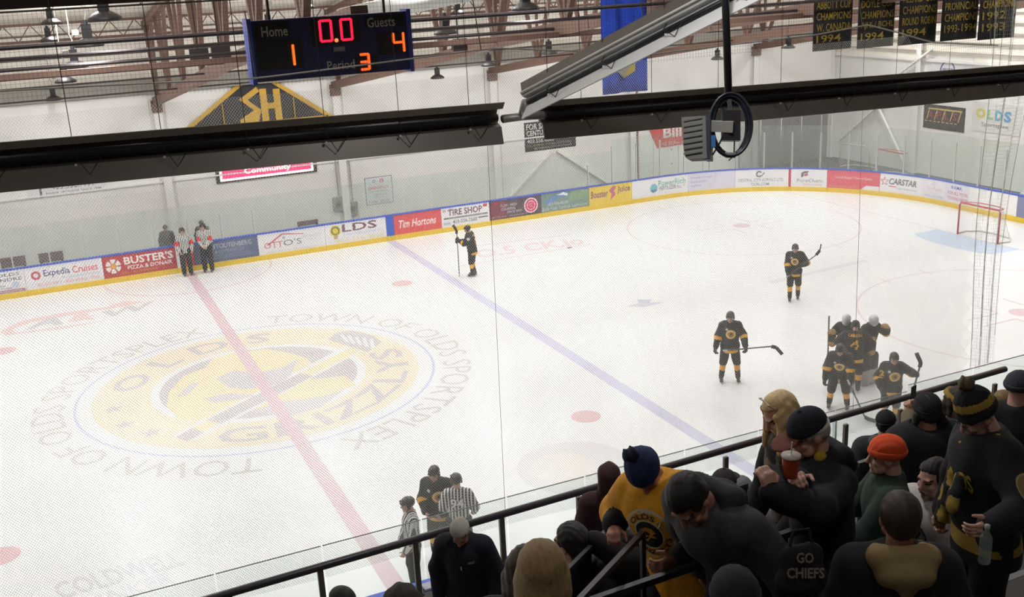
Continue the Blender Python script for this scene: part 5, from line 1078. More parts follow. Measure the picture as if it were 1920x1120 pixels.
stick(P, 'hockey stick hanging down from the crouching player', [(-.2, .44, .9), (-.62, .55, .06)], [(-.62, .55, .06), (-.7, .62, .05), (-.85, .7, .05)])
P2 = P
l = onice(1667, 796); f = tocam(l); P = Person('hockey player by the glass raising a stick with one hand', l, f+8, 1.82, bend=8, knees=.2, hands={'L': (-.46, .22, 1.3), 'R': (.25, .2, .95)}, head=(8, 10, 0), seed=8, name='hockey_player'); kit(P); crest(P, r=.12, dx=-.03)
P.decal('jersey', 'sleeve_number', T('2', -.05, .05, -.07, .07, bold=.05), (P.J['sR']+P.J['eR'])/2, V(-1, 0, 0), V(0, 0, 1), JG, .012)
stick(P, 'hockey stick raised beside the glass with its pale blade up', [(-.3, .34, .35), (-.52, .28, 1.5)], [(-.52, .28, 1.5), (-.54, .27, 1.6), (-.44, .25, 1.82)])
# officials
STR = mstripe('official_stripes', (226, 224, 222), (34, 34, 38), .058, .52); STRY = mstripe('official_stripes_side', (226, 224, 222), (34, 34, 38), .058, .52, 1); ARM = M('red_armband', (196, 52, 60), .7); OP = M('official_pants', (42, 44, 48), .8)
def official(label, l, face, H, mat, arm=False, num=None, **k):
    P = Person(label, l, face, H, name='referee', **k); P.body(SKIN, .01, True, .035); J = P.J
    def mf(q):
        m = np.zeros(len(q), int)
        if arm:
            for S_ in 'RL':
                a, b_ = J['s'+S_], J['e'+S_]; d = b_-a; t = ((q-a)@d)/(d@d); ds = np.linalg.norm(q-a-np.clip(t, 0, 1)[:, None]*d, axis=1); m |= ((ds < .1) & (t > .45) & (t < 1.05)).astype(int)
        return m
    P.top('striped_shirt', mat, .028, .12, .98, .018, .004, [mat, ARM], mf); P.legs('trousers', OP, .03, .95, .022); skates(P); P.helmet(HB)
    for S_ in 'RL': P.hand(S_, SKIN, .5, .009)
    if num:
        c = P.J['chs']+P.T@V(0, 0, -.02); P.decal('striped_shirt', 'number_patch', T(num, -.13, .13, -.1, .1, bold=.09), c, P.T@V(1, 0, 0), P.T@V(0, 0, 1), M('num_dark', (50, 50, 54), .7), .01); P.decal('striped_shirt', 'number', T(num, -.12, .12, -.09, .09, bold=.03), c, P.T@V(1, 0, 0), P.T@V(0, 0, 1), M('num_white', (236, 234, 232), .7), .016)
    return P
l = onice(345, 505); official('referee with red armbands leaning on the far boards beside the red line', (l[0], 12.35, .012), tocam(l)+8, 1.85, STR, True, hands={'R': (.2, .14, .95), 'L': (-.25, .1, .95)}, head=(0, 5, 0), seed=11)
l = onice(378, 500); official('referee with red armbands standing right of the red centre line', (l[0]+.12, 12.4, .012), tocam(l)-12, 1.9, STR, True, hands={'R': (.06, .26, 1.02), 'L': (-.08, .26, 1.02)}, head=(-25, 5, 0), seed=12)
l = at(782, 1112, 2, 0); official('linesman in stripes standing side on by the near glass', (l[0], l[1], .012), 172, 1.86, STR, False, hands={'R': (.2, .16, .92), 'L': (-.2, .16, .92)}, head=(-5, 8, 0), seed=13)
l = at(868, 1068, 2, 0); P = official('linesman number 94 seen from behind talking to a player', (l[0], l[1], .012), tocam(l)+172, 1.9, STR, False, '94', hands={'R': (.24, .22, .98), 'L': (-.24, .25, 1.0)}, head=(22, 5, 0), seed=14)
l = at(829, 1045, 2, 0); P = Person('hockey player in black listening to the two linesmen', (l[0], l[1], .012), tocam(l)-14, 1.9, bend=4, hands={'R': (.16, .22, .98), 'L': (-.1, .24, .96)}, head=(-8, 14, 0), seed=15, name='hockey_player'); kit(P, gloves=False); crest(P, r=.12, dx=-.07)
for S_ in 'RL': P.hand(S_, SKIN, .7, .009)
# two people behind the far glass
for px, y, lab, sd in ((318, 14.0, 'person in dark clothing behind the far glass by the referees', 16), (386, 14.0, 'person in dark coat half hidden behind the second referee', 17)):
    q = at(px, 480, 1, y); P = Person(lab, (q[0], y, -.02), 255, 1.72, head=(0, 10, 0), seed=sd); P.body(SKIN2, .011, True, .035); P.top('coat', M('coat_grey', (58, 58, 62), .8), .035, .2, 1, .02); P.legs('trousers', OP, .02, .95); P.shoes(BLACK); P.beanie(M('knit_dark', (46, 46, 50), .9), .013)
    for S_ in 'RL': P.hand(S_, SKIN2, .5, .01)
# ---------------- spectators ----------------
def fab(n, c, r=.85): return M(n, c, r, noise=.2, scale=26, bump=.15)
NAVY = fab('navy_cloth', (26, 28, 42)); BLK = fab('black_cloth', (24, 23, 25)); CHAR = fab('charcoal_cloth', (46, 46, 50)); MAR = fab('maroon_cloth', (62, 34, 38)); GRN = fab('green_cloth', (34, 54, 42)); TAN = fab('tan_fleece', (150, 126, 84)); YELJ = fab('yellow_jersey', (226, 158, 34)); GREYJ = fab('grey_jacket', (66, 64, 66)); WSW = fab('white_sweater', (206, 200, 196)); GOLDK = fab('gold_knit', (164, 136, 58)); DJEAN = fab('dark_jeans', (28, 30, 40)); FUR = fab('fur_trim', (92, 80, 66)); PALE = fab('pale_jacket', (122, 114, 106))
HBL = M('hair_blonde', (220, 190, 140), .6, noise=.3, scale=60, bump=.2); HBR = M('hair_brown', (58, 42, 34), .6, noise=.3, scale=60, bump=.2); HDK = M('hair_dark', (30, 25, 24), .6, noise=.3, scale=60, bump=.2); HGR = M('hair_grey', (186, 180, 170), .7, noise=.25, scale=60); HSA = M('hair_sandy', (150, 122, 84), .65, noise=.3, scale=60, bump=.2)
def spec(label, px, py, d, face, sit=False, hat=.0, **kw):
    """place a spectator so that the top of the head is at depth d on the line through (px, py), feet on a tier"""
    tg = atd(px, py, d); kw0 = dict(kw); kw0.pop('hands', None); P0 = Person(label, (0, 0, 0), face, 1.8, sit=sit, **kw0)
    v = Rz(radians(face-90))@(P0.hp((0, -.01, .118))+V(0, 0, hat)); bpy.data.objects.remove(P0.o); k = 1.0
    for _ in range(6):
        l = tg-v*k; fz = tier_z(l[1])-(RISE if sit else 0); k = min(max((tg[2]-fz)/v[2], .86), 1.1)
    l = tg-v*k; return Person(label, (l[0], l[1], l[2]), face, 1.8*k, sit=sit, **kw)
def away(b=0): return math.degrees(yw)+b
IL = math.degrees(yw)+90           # facing image left
# white haired man walking along the front row
P = spec('white haired man in navy jacket looking down on the front row', 858, 990, 9.4, IL+80, head=(0, 38, 0), bend=6, seed=31); P.body(SKIN2, .008); P.hair(HGR, 'short', .008, amp=.003); P.top('jacket', NAVY, .035, .2, 1, .016); P.legs('trousers', DJEAN, .02); P.shoes(BLACK); [P.hand(S_, SKIN2, .6) for S_ in 'RL']
P.decal('jacket', 'chest_logo', poly2d([(-.03, -.008), (.03, -.015), (.035, .012), (-.02, .012)]), P.J['chs']+P.T@V(-.09, 0, .02), P.T@V(-1, 0, 0), P.T@V(0, 0, 1), M('logo_grey', (120, 120, 124), .7)); P.decal('jacket', 'zip_pull', rect2d(-.006, .006, -.03, .02), P.J['chs']+P.T@V(.0, 0, -.03), P.T@V(-1, 0, 0), P.T@V(0, 0, 1), M('zip', (200, 200, 200), .4))
# blonde bob seen from behind
P = spec('blonde bobbed head seen from behind in green jacket', 1013, 1022, 4.3, away(6), True, seed=32, head=(0, 4, 0)); P.body(SKIN, .008); P.hair(HSA, 'bob', .007, amp=.0018); P.top('jacket', GRN, .03, .1, 1, .016); P.legs('trousers', DJEAN, .02, h=.03); P.shoes(BLACK)
P = spec('person with ash brown hair half hidden by the blonde bob', 985, 1030, 5.3, away(-15), True, seed=33, head=(0, 10, 0)); P.body(SKIN, .01); P.hair(HBR, 'bob', .01); P.top('jacket', BLK, .03, .1, 1, .02); P.legs('trousers', DJEAN, .02, h=.03); P.shoes(BLACK)
# dark haired person gripping the handrail
P = spec('dark haired person in black coat reaching up the aisle handrail', 1068, 985, 6.6, away(28), True, seed=34, head=(20, 6, 0), hands={'R': ('w', atd(1112, 1016, 6.6))}); P.body(SKIN, .008); P.hair(HDK, 'short', .008, extra=(((0, -.06, 0), (0, -.07, -.1), .075, .06),)); P.top('coat', BLK, .04, .1, .97, .016); P.legs('trousers', DJEAN, .02, h=.03); P.shoes(BLACK); P.hand('R', SKIN, 1.0, pn=(0, .3, -1)); P.hand('L', SKIN, .6)
# maroon hoodie
P = spec('person in maroon hoodie with the hood up seen from behind', 1140, 868, 8.6, away(4), hat=.02, seed=35, head=(0, 6, 0)); P.body(SKIN, .01)
o = P.top('hoodie', MAR, .035, .18, 1, .016); blob('hood', [ell(P.hp((0, -.03, .03)), V(.1, .125, .12)*P.k, P.hr), cap(P.hp((0, -.05, -.05)), P.J['nck'], .1*P.k, .1*P.k), neg(ell(P.hp((0, .1, -.01)), V(.075, .08, .1)*P.k, P.hr))], .011, [MAR], o, .03, folds(.004, 24, 3)); P.legs('trousers', BLK, .03); P.shoes(BLACK); [P.hand(S_, SKIN, .6) for S_ in 'RL']
# yellow jersey man
P = spec('man in yellow team jersey and blue beanie bending over the aisle handrail', 1192, 862, 5.7, IL+52, hat=.02, bend=9, side=13, seed=36, head=(12, 42, 0), hands={'R': ('w', atd(1152, 992, 6.0)), 'L': ('w', atd(1262, 1052, 5.5))}, knees=.35, step=.3)
P.body(SKIN2, .007); J, k = P.J, P.k
def mfy(q):
    m = np.zeros(len(q), int)
    for S_ in 'RL': a, b_ = J['e'+S_], J['w'+S_]; d = b_-a; t = ((q-a)@d)/(d@d); ds = np.linalg.norm(q-a-np.clip(t, 0, 1)[:, None]*d, axis=1); m |= ((ds < .1) & (t > .62)).astype(int)
    return m
P.top('jersey', YELJ, .05, .2, .75, .014, .009, [YELJ, BLK], mfy, bulk=1.2)
def big_crest(P, f, c, ux, uy, r, cols, word=None):
    def grid(r0, r1, n=36, m_=4):
        v = []; fc = []
        for j in range(m_+1):
            rr = r0+(r1-r0)*j/m_; v += [(rr*cos(2*pi*i/n), rr*sin(2*pi*i/n)) for i in range(n)]
        for j in range(m_): fc += [(j*n+i, (j+1)*n+i, (j+1)*n+(i+1) % n, j*n+(i+1) % n) for i in range(n)]
        return np.array(v), fc
    P.decal(f, 'crest_edge', grid(r*.94, r*1.02), c, ux, uy, cols[0], .008); P.decal(f, 'crest_ring', grid(r*.62, r*.94), c, ux, uy, cols[1], .008); P.decal(f, 'crest_edge', grid(r*.57, r*.62), c, ux, uy, cols[0], .009); P.decal(f, 'crest_core', grid(.001, r*.57), c, ux, uy, cols[2], .008)
    s_ = r/4.7; bear = [(-2.0, .3), (-1.2, 1.2), (0, 1.7), (1.2, 1.3), (1.7, .4), (.9, .2), (1.6, -.6), (.3, -.5), (-.6, -1.4), (-1.6, -1.0)]
    P.decal(f, 'crest_bear', poly2d([(a*s_, b_*s_) for a, b_ in bear]), c, ux, uy, cols[1], .012); P.decal(f, 'crest_shade', merge2d([poly2d([(-.9*s_, .3*s_), (0, .9*s_), (.6*s_, .3*s_), (0, 0)]), poly2d([(-1.0*s_, -.5*s_), (.2*s_, -.1*s_), (0, -.4*s_), (-.7*s_, -.9*s_)])]), c, ux, uy, cols[2], .015)
    P.decal(f, 'crest_stick', poly2d([(-2.6*s_, -2.0*s_), (-2.3*s_, -2.3*s_), (2.9*s_, 1.9*s_), (3.3*s_, 2.8*s_), (2.5*s_, 2.5*s_)]), c, ux, uy, cols[0], .017)
    if word:
        for body, a0, a1, ow in ((word[0], 2.55, .95, True), (word[1], 3.6, 6.1, False)):
            v, fc, w_, h_ = text2d(body, bold=.02); q = []
            for u_, t_ in v:
                a = a0+(a1-a0)*u_/w_; rr = (r*.68+r*.2*t_/h_) if ow else (r*.88-r*.2*t_/h_); q.append((rr*cos(a), rr*sin(a)))
            P.decal(f, 'crest_lettering', (np.array(q), fc), c, ux, uy, cols[2], .013)
CB = (M('crest_cream', (196, 190, 168), .7), M('crest_gold', (206, 146, 40), .7), M('crest_black', (28, 26, 28), .7))
c = (P.J['chs']+P.J['wai'])/2+P.T@V(0, 0, .06); big_crest(P, 'jersey', c, P.T@V(-1, 0, 0), P.T@V(0, 0, 1), .15, CB, ('OLDS', 'GRIZZLYS'))
P.decal('jersey', 'chest_logo', T('CFR', -.05, .05, -.012, .012, bold=.02), P.J['chs']+P.T@V(0, 0, .09), P.T@V(-1, 0, 0), P.T@V(0, 0, 1), CB[0], .012)
P.beanie(fab('blue_knit', (28, 44, 84)), .008, tall=.01, pom=fab('navy_fluff', (30, 36, 62))); P.legs('trousers', DJEAN, .03, h=.02); P.shoes(BLACK); P.hand('R', SKIN2, 1.0, pn=(0, -.3, -1)); P.hand('L', SKIN2, .7)
# grey jacket man
P = spec('man with cropped dark hair in grey jacket stooping behind yellow jersey', 1266, 924, 5.0, IL+38, bend=34, seed=37, head=(8, 22, 0), knees=.2); P.body(SKIN2, .007); P.hair(HDK, 'short', .007, amp=.0015); P.top('jacket', GREYJ, .045, .16, 1, .014, .008, hood=True, hoodmat=CHAR, bulk=1.1); P.legs('trousers', BLK, .03, h=.02); P.shoes(BLACK); [P.hand(S_, SKIN2, .7) for S_ in 'RL']
# trio against the glass
P = spec('person with dark curly hair by the front rail posts', 1316, 890, 9.9, away(-20), True, seed=38, head=(-30, 5, 0)); P.body(SKIN, .01); P.hair(HDK, 'short', .01, amp=.008); P.top('coat', PALE, .04, .1, 1, .02); P.legs('trousers', DJEAN, .02, h=.03); P.shoes(BLACK)
P = spec('grey haired person in dark cap and pale quilted jacket', 1358, 883, 8.2, away(-10), True, seed=39, head=(-18, 4, 0)); P.body(SKIN, .009); P.hair(HGR, 'short', .009, under=.035); P.cap_hat(fab('dark_cap', (44, 38, 36)), h=.009); P.top('jacket', PALE, .06, .1, 1, .018, .008, bulk=1.15); P.legs('trousers', DJEAN, .02, h=.03); P.shoes(BLACK)
P = spec('person in grey knit hat beside the dark cap', 1390, 898, 9.2, away(0), True, seed=40, head=(0, 4, 0)); P.body(SKIN, .01); P.beanie(fab('grey_knit', (112, 112, 116)), .01); P.top('coat', fab('speckled', (120, 112, 112)), .04, .1, 1, .02); P.legs('trousers', DJEAN, .02, h=.03); P.shoes(BLACK)
# blonde woman
P = spec('blonde woman in black coat with fur hood and scarf looking down', 1446, 748, 6.7, IL+8, seed=41, head=(4, 26, 0), bend=8, hands={'R': (.18, .22, .9), 'L': (-.2, .2, .95)}); P.body(SKIN, .0065); P.hair(HBL, 'long', .0075, amp=.0014); P.top('coat', BLK, .04, .42, 1, .015, .006, hood=True, hoodmat=FUR); J, k = P.J, P.k
up_ = P.T@V(0, 0, 1); fw_ = P.fwd; rt_ = P.T@V(1, 0, 0)
blob('scarf', [cap(J['nck']+rt_*.08*k+fw_*.03*k, J['nck']+fw_*.11*k-up_*.05*k, .045*k), cap(J['nck']-rt_*.08*k+fw_*.03*k, J['nck']+fw_*.11*k-up_*.05*k, .045*k), cap(J['nck']+fw_*.12*k+rt_*.07*k-up_*.06*k, J['chs']+fw_*.17*k+rt_*.07*k-up_*.25*k, .045*k, .05*k, fw_, .5), cap(J['nck']+fw_*.12*k-rt_*.07*k-up_*.06*k, J['chs']+fw_*.17*k-rt_*.07*k-up_*.3*k, .045*k, .05*k, fw_, .5)], .012, [fab('scarf_grey', (104, 100, 86))], P.o, .02, folds(.005, 40, 9))
blob('sweater_front', [ell(J['chs']+fw_*.13*k-up_*.08*k, V(.08, .05, .13)*k, P.T)], .012, [fab('print_top', (112, 94, 70))], P.o, .02, folds(.003, 60, 2)); P.legs('trousers', BLK, .02); P.shoes(BLACK); [P.hand(S_, SKIN, .7) for S_ in 'RL']
B().tube([P.hp((-.094, .02, .1)), P.hp((-.06, .035, .13)), P.hp((0, .035, .143)), P.hp((.06, .035, .13)), P.hp((.094, .02, .1))], .005*k, 8).mesh('hair_clip', M('shade_frame', (150, 130, 104), .3), P.o)
# man in navy cap with cup
P = spec('man in navy cap and glasses holding a paper cup', 1506, 768, 5.6, IL+14, hat=.015, seed=42, head=(0, 14, 0), bend=6, hands={'R': ('w', atd(1496, 902, 5.4)), 'L': ('w', atd(1447, 925, 5.25))}); P.body(SKIN, .0065); P.hair(HGR, 'short', .008, under=.035); P.cap_hat(NAVY, fab('tan_brim', (112, 62, 46)), .008, tilt=-8); P.top('jacket', fab('jacket_blackblue', (22, 24, 32)), .034, .24, 1, .014, .007, hood=True, bulk=1.15); P.legs('trousers', DJEAN, .03, h=.02); P.shoes(BLACK); J, k = P.J, P.k
blob('collar', [cap(J['nck']+P.T@V(-.07, .03, .02)*k, J['nck']+P.T@V(0, .09, -.06)*k, .028*k), cap(J['nck']+P.T@V(.07, .03, .02)*k, J['nck']+P.T@V(0, .09, -.06)*k, .028*k), cap(J['nck']+P.T@V(-.07, .03, .02)*k, J['nck']+P.T@V(.07, -.02, .03)*k, .028*k)], .009, [fab('yellow_hood', (176, 146, 36))], P.o, .02); P.hand('L', SKIN, .9, dirv=(.2, .2, .9), pn=(1, .2, 0)); P.hand('R', SKIN, .9, dirv=(-.5, .4, .5), pn=(-1, .3, 0))
def glasses(P):
    for sg in (-1, 1): B().tube([P.hp((sg*.034+.02*cos(a), .104, .004+.016*sin(a))) for a in np.linspace(0, 2*pi, 14, endpoint=False)], .0022*P.k, 5, closed=True).mesh('glasses_rim', M('frame_dark', (60, 56, 56), .3, .5), P.o); B().tube([P.hp((sg*.055, .1, .008)), P.hp((sg*.08, .0, .008))], .002*P.k, 5).mesh('glasses_arm', M('frame_dark', (60, 56, 56), .3, .5), P.o)
glasses(P)
wl = P.W(J['wL']+(J['wL']-J['eL'])/np.linalg.norm(J['wL']-J['eL'])*.07)
o = thing('paper_cup', 'orange red paper cup with straw held by the man in the navy cap', 'cup', atd(1482, 894, 5.3)); B().lathe([(0, 0), (.033, 0), (.036, .01), (.046, .115)], 20).mesh('cup_body', M('cup_red', (176, 74, 42), .5), o, True); B().lathe([(.049, .112), (.049, .122), (.0, .124)], 20).mesh('lid', M('cup_lid', (186, 176, 164), .4), o, True); B().tube([(0, 0, .12), (.004, 0, .19)], .0035, 6).mesh('straw', M('straw', (210, 206, 200), .4), o)
o = thing('ticket_sheet', 'pale folded program held beside the paper cup', 'paper', atd(1458, 893, 5.3)); a = RI*.05; mk('sheet', [-a-UP*.06, a-UP*.05, a+UP*.055, -a+UP*.06]+[q-FW*.004 for q in (-a-UP*.06, a-UP*.05, a+UP*.055, -a+UP*.06)], [(0, 1, 2, 3), (7, 6, 5, 4), (0, 4, 5, 1), (1, 5, 6, 2), (2, 6, 7, 3), (3, 7, 4, 0)], M('sheet_grey', (112, 112, 112), .6), o)
# men by the rail
P = spec('man in black cap and vest seen from behind at the glass', 1662, 770, 9.2, away(-6), seed=43, hat=.01, head=(-18, 4, 0)); P.body(SKIN, .009); P.hair(HDK, 'short', .01, under=.035); P.cap_hat(BLK, h=.01); P.top('hoodie', CHAR, .045, .2, 1, .018, hood=True, hoodmat=fab('hood_grey', (84, 82, 82))); P.legs('trousers', DJEAN, .02, h=.03); P.shoes(BLACK); [P.hand(S_, SKIN, .6, .01) for S_ in 'RL']
P = spec('broad man with dark tied hair in black jacket seen from behind', 1740, 742, 7.9, away(2), seed=44, head=(0, 4, 0)); P.body(SKIN2, .009); P.hair(HDK, 'short', .01, extra=(((-.08, -.03, -.02), (-.11, -.04, -.1), .03, .025), ((.08, -.03, -.02), (.11, -.04, -.1), .03, .025))); P.beanie(BLK, .01, cuff_h=.03); P.top('jacket', BLK, .07, .24, 1, .018, .008, bulk=1.35, puff=.02); P.legs('trousers', BLK, .03, h=.03); P.shoes(BLACK); [P.hand(S_, SKIN2, .6, .01) for S_ in 'RL']
# orange beanie kid
P = spec('child in bright orange beanie and green coat', 1662, 822, 7.1, IL-12, True, seed=45, head=(0, 6, 0), hands={'R': (.2, .36, .7), 'L': (-.1, .38, .72)}); P.body(SKIN, .008); P.beanie(fab('orange_knit', (232, 84, 40)), .009, cuff_h=.045); P.top('coat', GRN, .04, .1, 1, .016); P.legs('trousers', BLK, .02, h=.03); P.shoes(BLACK); [P.hand(S_, SKIN, .7, .008) for S_ in 'RL']
# woman with phone
P = spec('woman with long brown hair in patterned jacket holding up a phone', 1796, 728, 9.1, IL-50, seed=46, head=(0, 2, 0), hands={'R': (.02, .36, 1.5), 'L': (-.1, .36, 1.46)}); P.body(SKIN, .009); P.hair(HBR, 'long', .01, amp=.004); P.top('jacket', fab('camel', (132, 118, 96)), .04, .2, 1, .018); P.legs('trousers', DJEAN, .02, h=.03); P.shoes(BLACK); [P.hand(S_, SKIN, .8, .008) for S_ in 'RL']
blob('headband', [ell(P.hp((0, -.012, .03)), V(.105, .124, .11)*P.k, P.hr)], .01, [GOLDK], P.o, .02, (lambda c, u, k: (lambda D, x, y, z: np.maximum(D, np.abs((x-c[0])*u[0]+(y-c[1])*u[1]+(z-c[2])*u[2])-.022*k)))(P.hp((0, 0, .06)), P.hr@V(0, -.4, .92), P.k))
q = P.W(P.J['wR']+V(0, .04, .12)); o = thing('phone', 'dark mobile phone held up by the brown haired woman', 'phone', q, P.o.rotation_euler[2]); B().box((-.037, -.005, -.075), (.037, .005, .075)).mesh('case', BLACK, o); B().box((-.033, -.0065, -.068), (.033, -.005, .068)).mesh('screen', M('screen', (60, 70, 84), .1), o)
# pompom hat man
P = spec('man in black and gold pompom hat and team jacket looking down', 1822, 700, 5.9, IL+6, hat=.15, seed=47, head=(0, 28, 0), bend=4, hands={'R': (.26, .12, .84), 'L': ('w', atd(1858, 985, 5.6))})
P.body(SKIN, .0065, beard=M('beard', (140, 112, 92), .8)); P.beanie(BLK, .008, pom=fab('pom_brown', (96, 82, 60)), band=GOLDK, tall=.035, cuff_h=.062); glasses(P); J, k = P.J, P.k; hem = J['pel'][2]-.2*k
P.top('jacket', BLK, .05, .24, 1, .014, .007, [BLK, GOLDK], lambda q: ((q[:, 2] < J['pel'][2]-.05*k) & (q[:, 2] > J['pel'][2]-.14*k) & (np.abs(q[:, 0]) < .22*k)).astype(int), bulk=1.2)
big_crest(P, 'jacket', (J['sL']*.65+J['eL']*.35), V(0, -1, 0), V(0, 0, 1), .065, (M('patch_gold', (150, 132, 84), .7), M('patch_dim', (112, 96, 52), .7), CB[2]))
fw_ = P.fwd; up_ = P.T@V(0, 0, 1); rt_ = P.T@V(1, 0, 0)
blob('scarf', [cap(J['nck']+rt_*.09*k, J['nck']+fw_*.12*k-up_*.05*k, .042*k), cap(J['nck']-rt_*.09*k, J['nck']+fw_*.12*k-up_*.05*k, .042*k), cap(J['nck']+fw_*.14*k+rt_*.05*k-up_*.06*k, J['wai']+fw_*.24*k+rt_*.07*k-up_*.12*k, .04*k, .055*k, fw_, .45), cap(J['nck']+fw_*.14*k-rt_*.05*k-up_*.06*k, J['wai']+fw_*.24*k-rt_*.05*k+up_*.02*k, .04*k, .055*k, fw_, .45)], .011, [BLK, GOLDK], P.o, .02, folds(.006, 40, 4), lambda q: (np.sin(q[:, 2]*26)*np.sin(q[:, 0]*30+1) > .1).astype(int))
P.legs('trousers', BLK, .035, h=.02); P.shoes(BLACK); P.hand('R', SKIN, .8, pn=(-1, 0, 0)); P.hand('L', SKIN, .6)
P.decal('jacket', 'sleeve_lettering', T('US', -.04, .04, -.06, .06, bold=.03), P.J['chs']+P.T@V(-.1, 0, -.05), P.T@V(-1, 0, 0), P.T@V(0, 0, 1), GOLDK, .012)
q = atd(1845, 1055, 5.5); o = thing('water_bottle', 'clear plastic water bottle held low by the man in the pompom hat', 'bottle', q); pr_ = [(0, 0), (.028, .0), (.032, .01), (.03, .06), (.032, .11), (.03, .15), (.012, .185), (.012, .2)]
B().lathe(pr_, 18).mesh('bottle_body', mglass('bottle_plastic', (.7, .78, .78), .15), o, True); B().lathe([(.014, .2), (.014, .22), (0, .222)], 14).mesh('bottle_cap', M('capw', (170, 170, 168), .5), o, True)
# white sweater woman
P = spec('dark haired woman in white sweatshirt with round chest logo', 1750, 866, 7.3, IL+34, True, seed=48, head=(-8, 8, 0)); P.body(SKIN, .007); P.hair(HDK, 'short', .008, extra=(((0, -.08, -.02), (.02, -.1, -.16), .06, .04),)); P.top('sweatshirt', WSW, .03, .12, 1, .014, .006, bulk=1.05); P.legs('trousers', CHAR, .03, h=.025); P.shoes(BLACK); [P.hand(S_, SKIN, .6, .008) for S_ in 'RL']
c = (P.J['chs']+P.J['wai'])/2+P.T@V(.03, 0, .07); ux, uy = P.T@V(-1, 0, 0), P.T@V(0, 0, 1); LG = M('logo_ink', (62, 62, 68), .7)
P.decal('sweatshirt', 'logo_ring', ring2d(0, 0, .088, .1, 40), c, ux, uy, LG, .008); P.decal('sweatshirt', 'logo_feather', poly2d([(-.06, .0), (.0, .02), (.05, .06), (.06, .03), (.02, -.03), (-.05, -.04)]), c, ux, uy, LG, .009); P.decal('sweatshirt', 'logo_letter', ring2d(.03, .035, .012, .024, 20, .5, 5.6), c, ux, uy, M('logo_red', (140, 60, 66), .7), .012)
# tan hood man
P = spec('man with short brown hair and tan fleece hood seen from behind', 1690, 928, 5.0, away(-4), True, seed=49, head=(-6, 2, 0)); P.body(SKIN2, .007); P.hair(HBR, 'short', .007, amp=.002); P.top('jacket', BLK, .045, .1, 1, .014, .006, hood=True, hoodmat=TAN, bulk=1.1); P.legs('trousers', DJEAN, .03, h=.03); P.shoes(BLACK)
# edge and bottom row
P = spec('person in grey knit cap beyond the end of the front rail', 1914, 700, 8.2, away(-30), seed=50, head=(-20, 6, 0)); P.body(SKIN, .01); P.beanie(fab('slate_knit', (58, 56, 66)), .01); P.top('coat', BLK, .05, .2, 1, .02); P.legs('trousers', BLK, .03, h=.03); P.shoes(BLACK); [P.hand(S_, SKIN, .6, .01) for S_ in 'RL']
P = spec('light haired person near the end of the front rail', 1884, 733, 9.0, away(-20), seed=58, head=(-20, 6, 0)); P.body(SKIN, .01); P.hair(HSA, 'short', .01); P.top('coat', CHAR, .04, .2, 1, .02); P.legs('trousers', BLK, .03, h=.03); P.shoes(BLACK)
P = spec('person with close cropped hair below the front rail post', 637, 1105, 8.0, away(30), True, seed=51, head=(30, 0, 0)); P.body(SKIN2, .01); P.hair(HDK, 'short', .01, amp=.001); P.top('coat', BLK, .04, .1, 1, .02); P.legs('trousers', BLK, .02, h=.03); P.shoes(BLACK)
P = spec('person in dark hooded coat beside the linesman by the rail', 752, 1100, 6.4, away(10), True, hat=.02, seed=52, head=(10, 0, 0)); P.body(SKIN, .01); o = P.top('coat', fab('olive_dark', (48, 42, 38)), .05, .1, 1, .02); blob('hood', [ell(P.hp((0, -.03, .03)), V(.115, .135, .125)*P.k, P.hr), cap(P.hp((0, -.05, -.05)), P.J['nck'], .1*P.k, .11*P.k), neg(ell(P.hp((0, .11, -.01)), V(.075, .08, .1)*P.k, P.hr))], .012, [fab('olive_dark', (48, 42, 38))], o, .03, folds(.005, 24, 3)); P.legs('trousers', BLK, .02, h=.03); P.shoes(BLACK)
P = spec('person in dark navy beanie under the guard rail', 1378, 1074, 4.5, away(0), True, seed=53, head=(0, 4, 0)); P.body(SKIN, .009); P.beanie(fab('navy_knit', (26, 28, 40)), .009); P.top('coat', BLK, .04, .1, 1, .018); P.legs('trousers', BLK, .02, h=.03); P.shoes(BLACK)
P = spec('dark haired child sitting below the yellow jersey man', 1172, 992, 6.6, away(40), True, seed=54, head=(40, 10, 0)); P.body(SKIN, .009); P.hair(HDK, 'short', .01); P.top('coat', BLK, .035, .1, 1, .018); P.legs('trousers', DJEAN, .02, h=.03); P.shoes(BLACK)
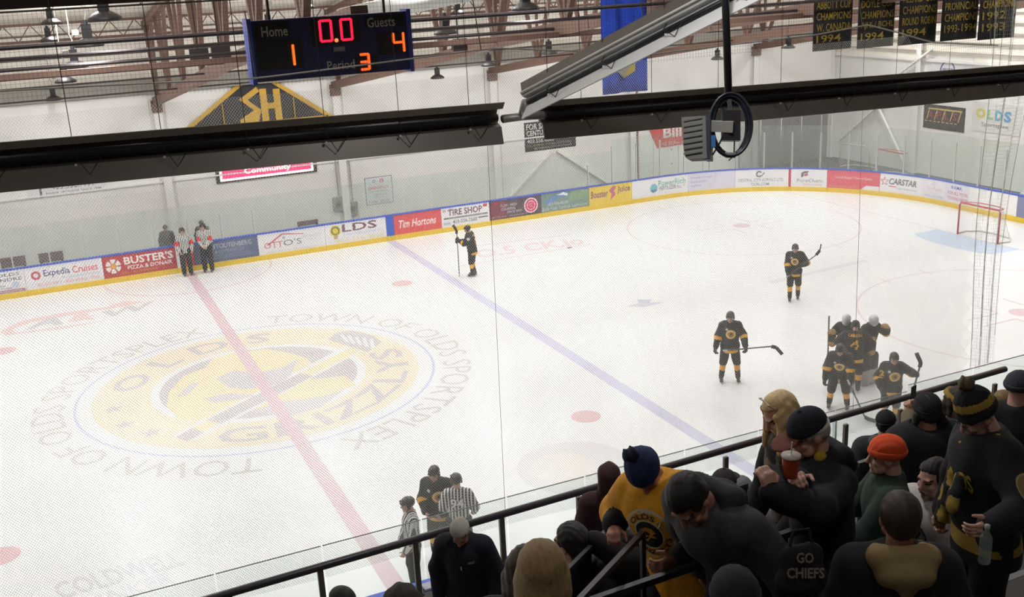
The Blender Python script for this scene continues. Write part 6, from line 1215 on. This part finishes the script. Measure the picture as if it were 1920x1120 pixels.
# bag shape standing in for a fan's shirt back reading GO CHIEFS
q = atd(1500, 1100, 4.9); o = thing('shirt_back_stand_in', 'dark rounded bag standing in for a shirt back with pale go chiefs lettering', 'bag', (q[0], q[1], q[2]))
Pv, Fq = sdf_mesh([cap(RI*-.05+UP*.02, RI*.06+UP*.04, .07, .07, FW, .5), cap(RI*-.04+UP*.13, RI*.05+UP*.15, .06, .06, FW, .5)], .01, .05); mesh_np('bag_body', Pv, Fq, [BLK], o)
for t_, r_ in (('GO', (-.03, .05, .12, .17)), ('CHIEFS', (-.075, .1, .05, .1))):
    v, f = T(t_, *r_, bold=.03); mk('lettering', [RI*a+UP*c-FW*.05 for a, c in v], f, M('bag_print', (132, 118, 106), .7), o)
B().tube([RI*-.05+UP*.18, RI*-.03+UP*.26, RI*.04+UP*.27, RI*.06+UP*.19], .008, 6).mesh('handle', BLK, o)
q = onY(1408, 1024, YA); o = thing('paper_bag', 'tan paper bag hooked on the guard rail below the blonde woman', 'bag', (q[0], q[1]+.03, q[2])); B().box((-.06, .0, .0), (.05, .06, .1)).mesh('bag_body', M('kraft', (168, 130, 70), .8, noise=.1), o); B().box((-.062, -.002, .085), (.052, .062, .1)).mesh('folded_top', M('kraft2', (150, 114, 60), .8), o)
q = at(803, 1108, 1, RY); o = thing('tissue_box', 'white and blue box on a bracket of the front rail', 'box', (q[0], RY, q[2]-.02)); B().box((-.06, -.07, 0), (.12, .06, .09)).mesh('carton', M('carton_white', (206, 212, 226), .5), o); B().box((-.062, -.072, .06), (.122, .062, .07)).mesh('stripe', BLU, o); B().box((-.2, -.02, -.02), (.12, .02, 0)).mesh('bracket', POST, o)
q = atd(1912, 1082, 5.6); o = thing('step_edge', 'white painted step nosing at the aisle', 'step', (q[0], q[1], tier_z(q[1])+.002)); B().box((-.1, -.05, 0), (1.0, .05, .05)).mesh('nosing', M('nose_white', (206, 204, 204), .7), o); B().box((-.1, .05, -.0), (1.0, .07, .048)).mesh('lip', GREYB, o)
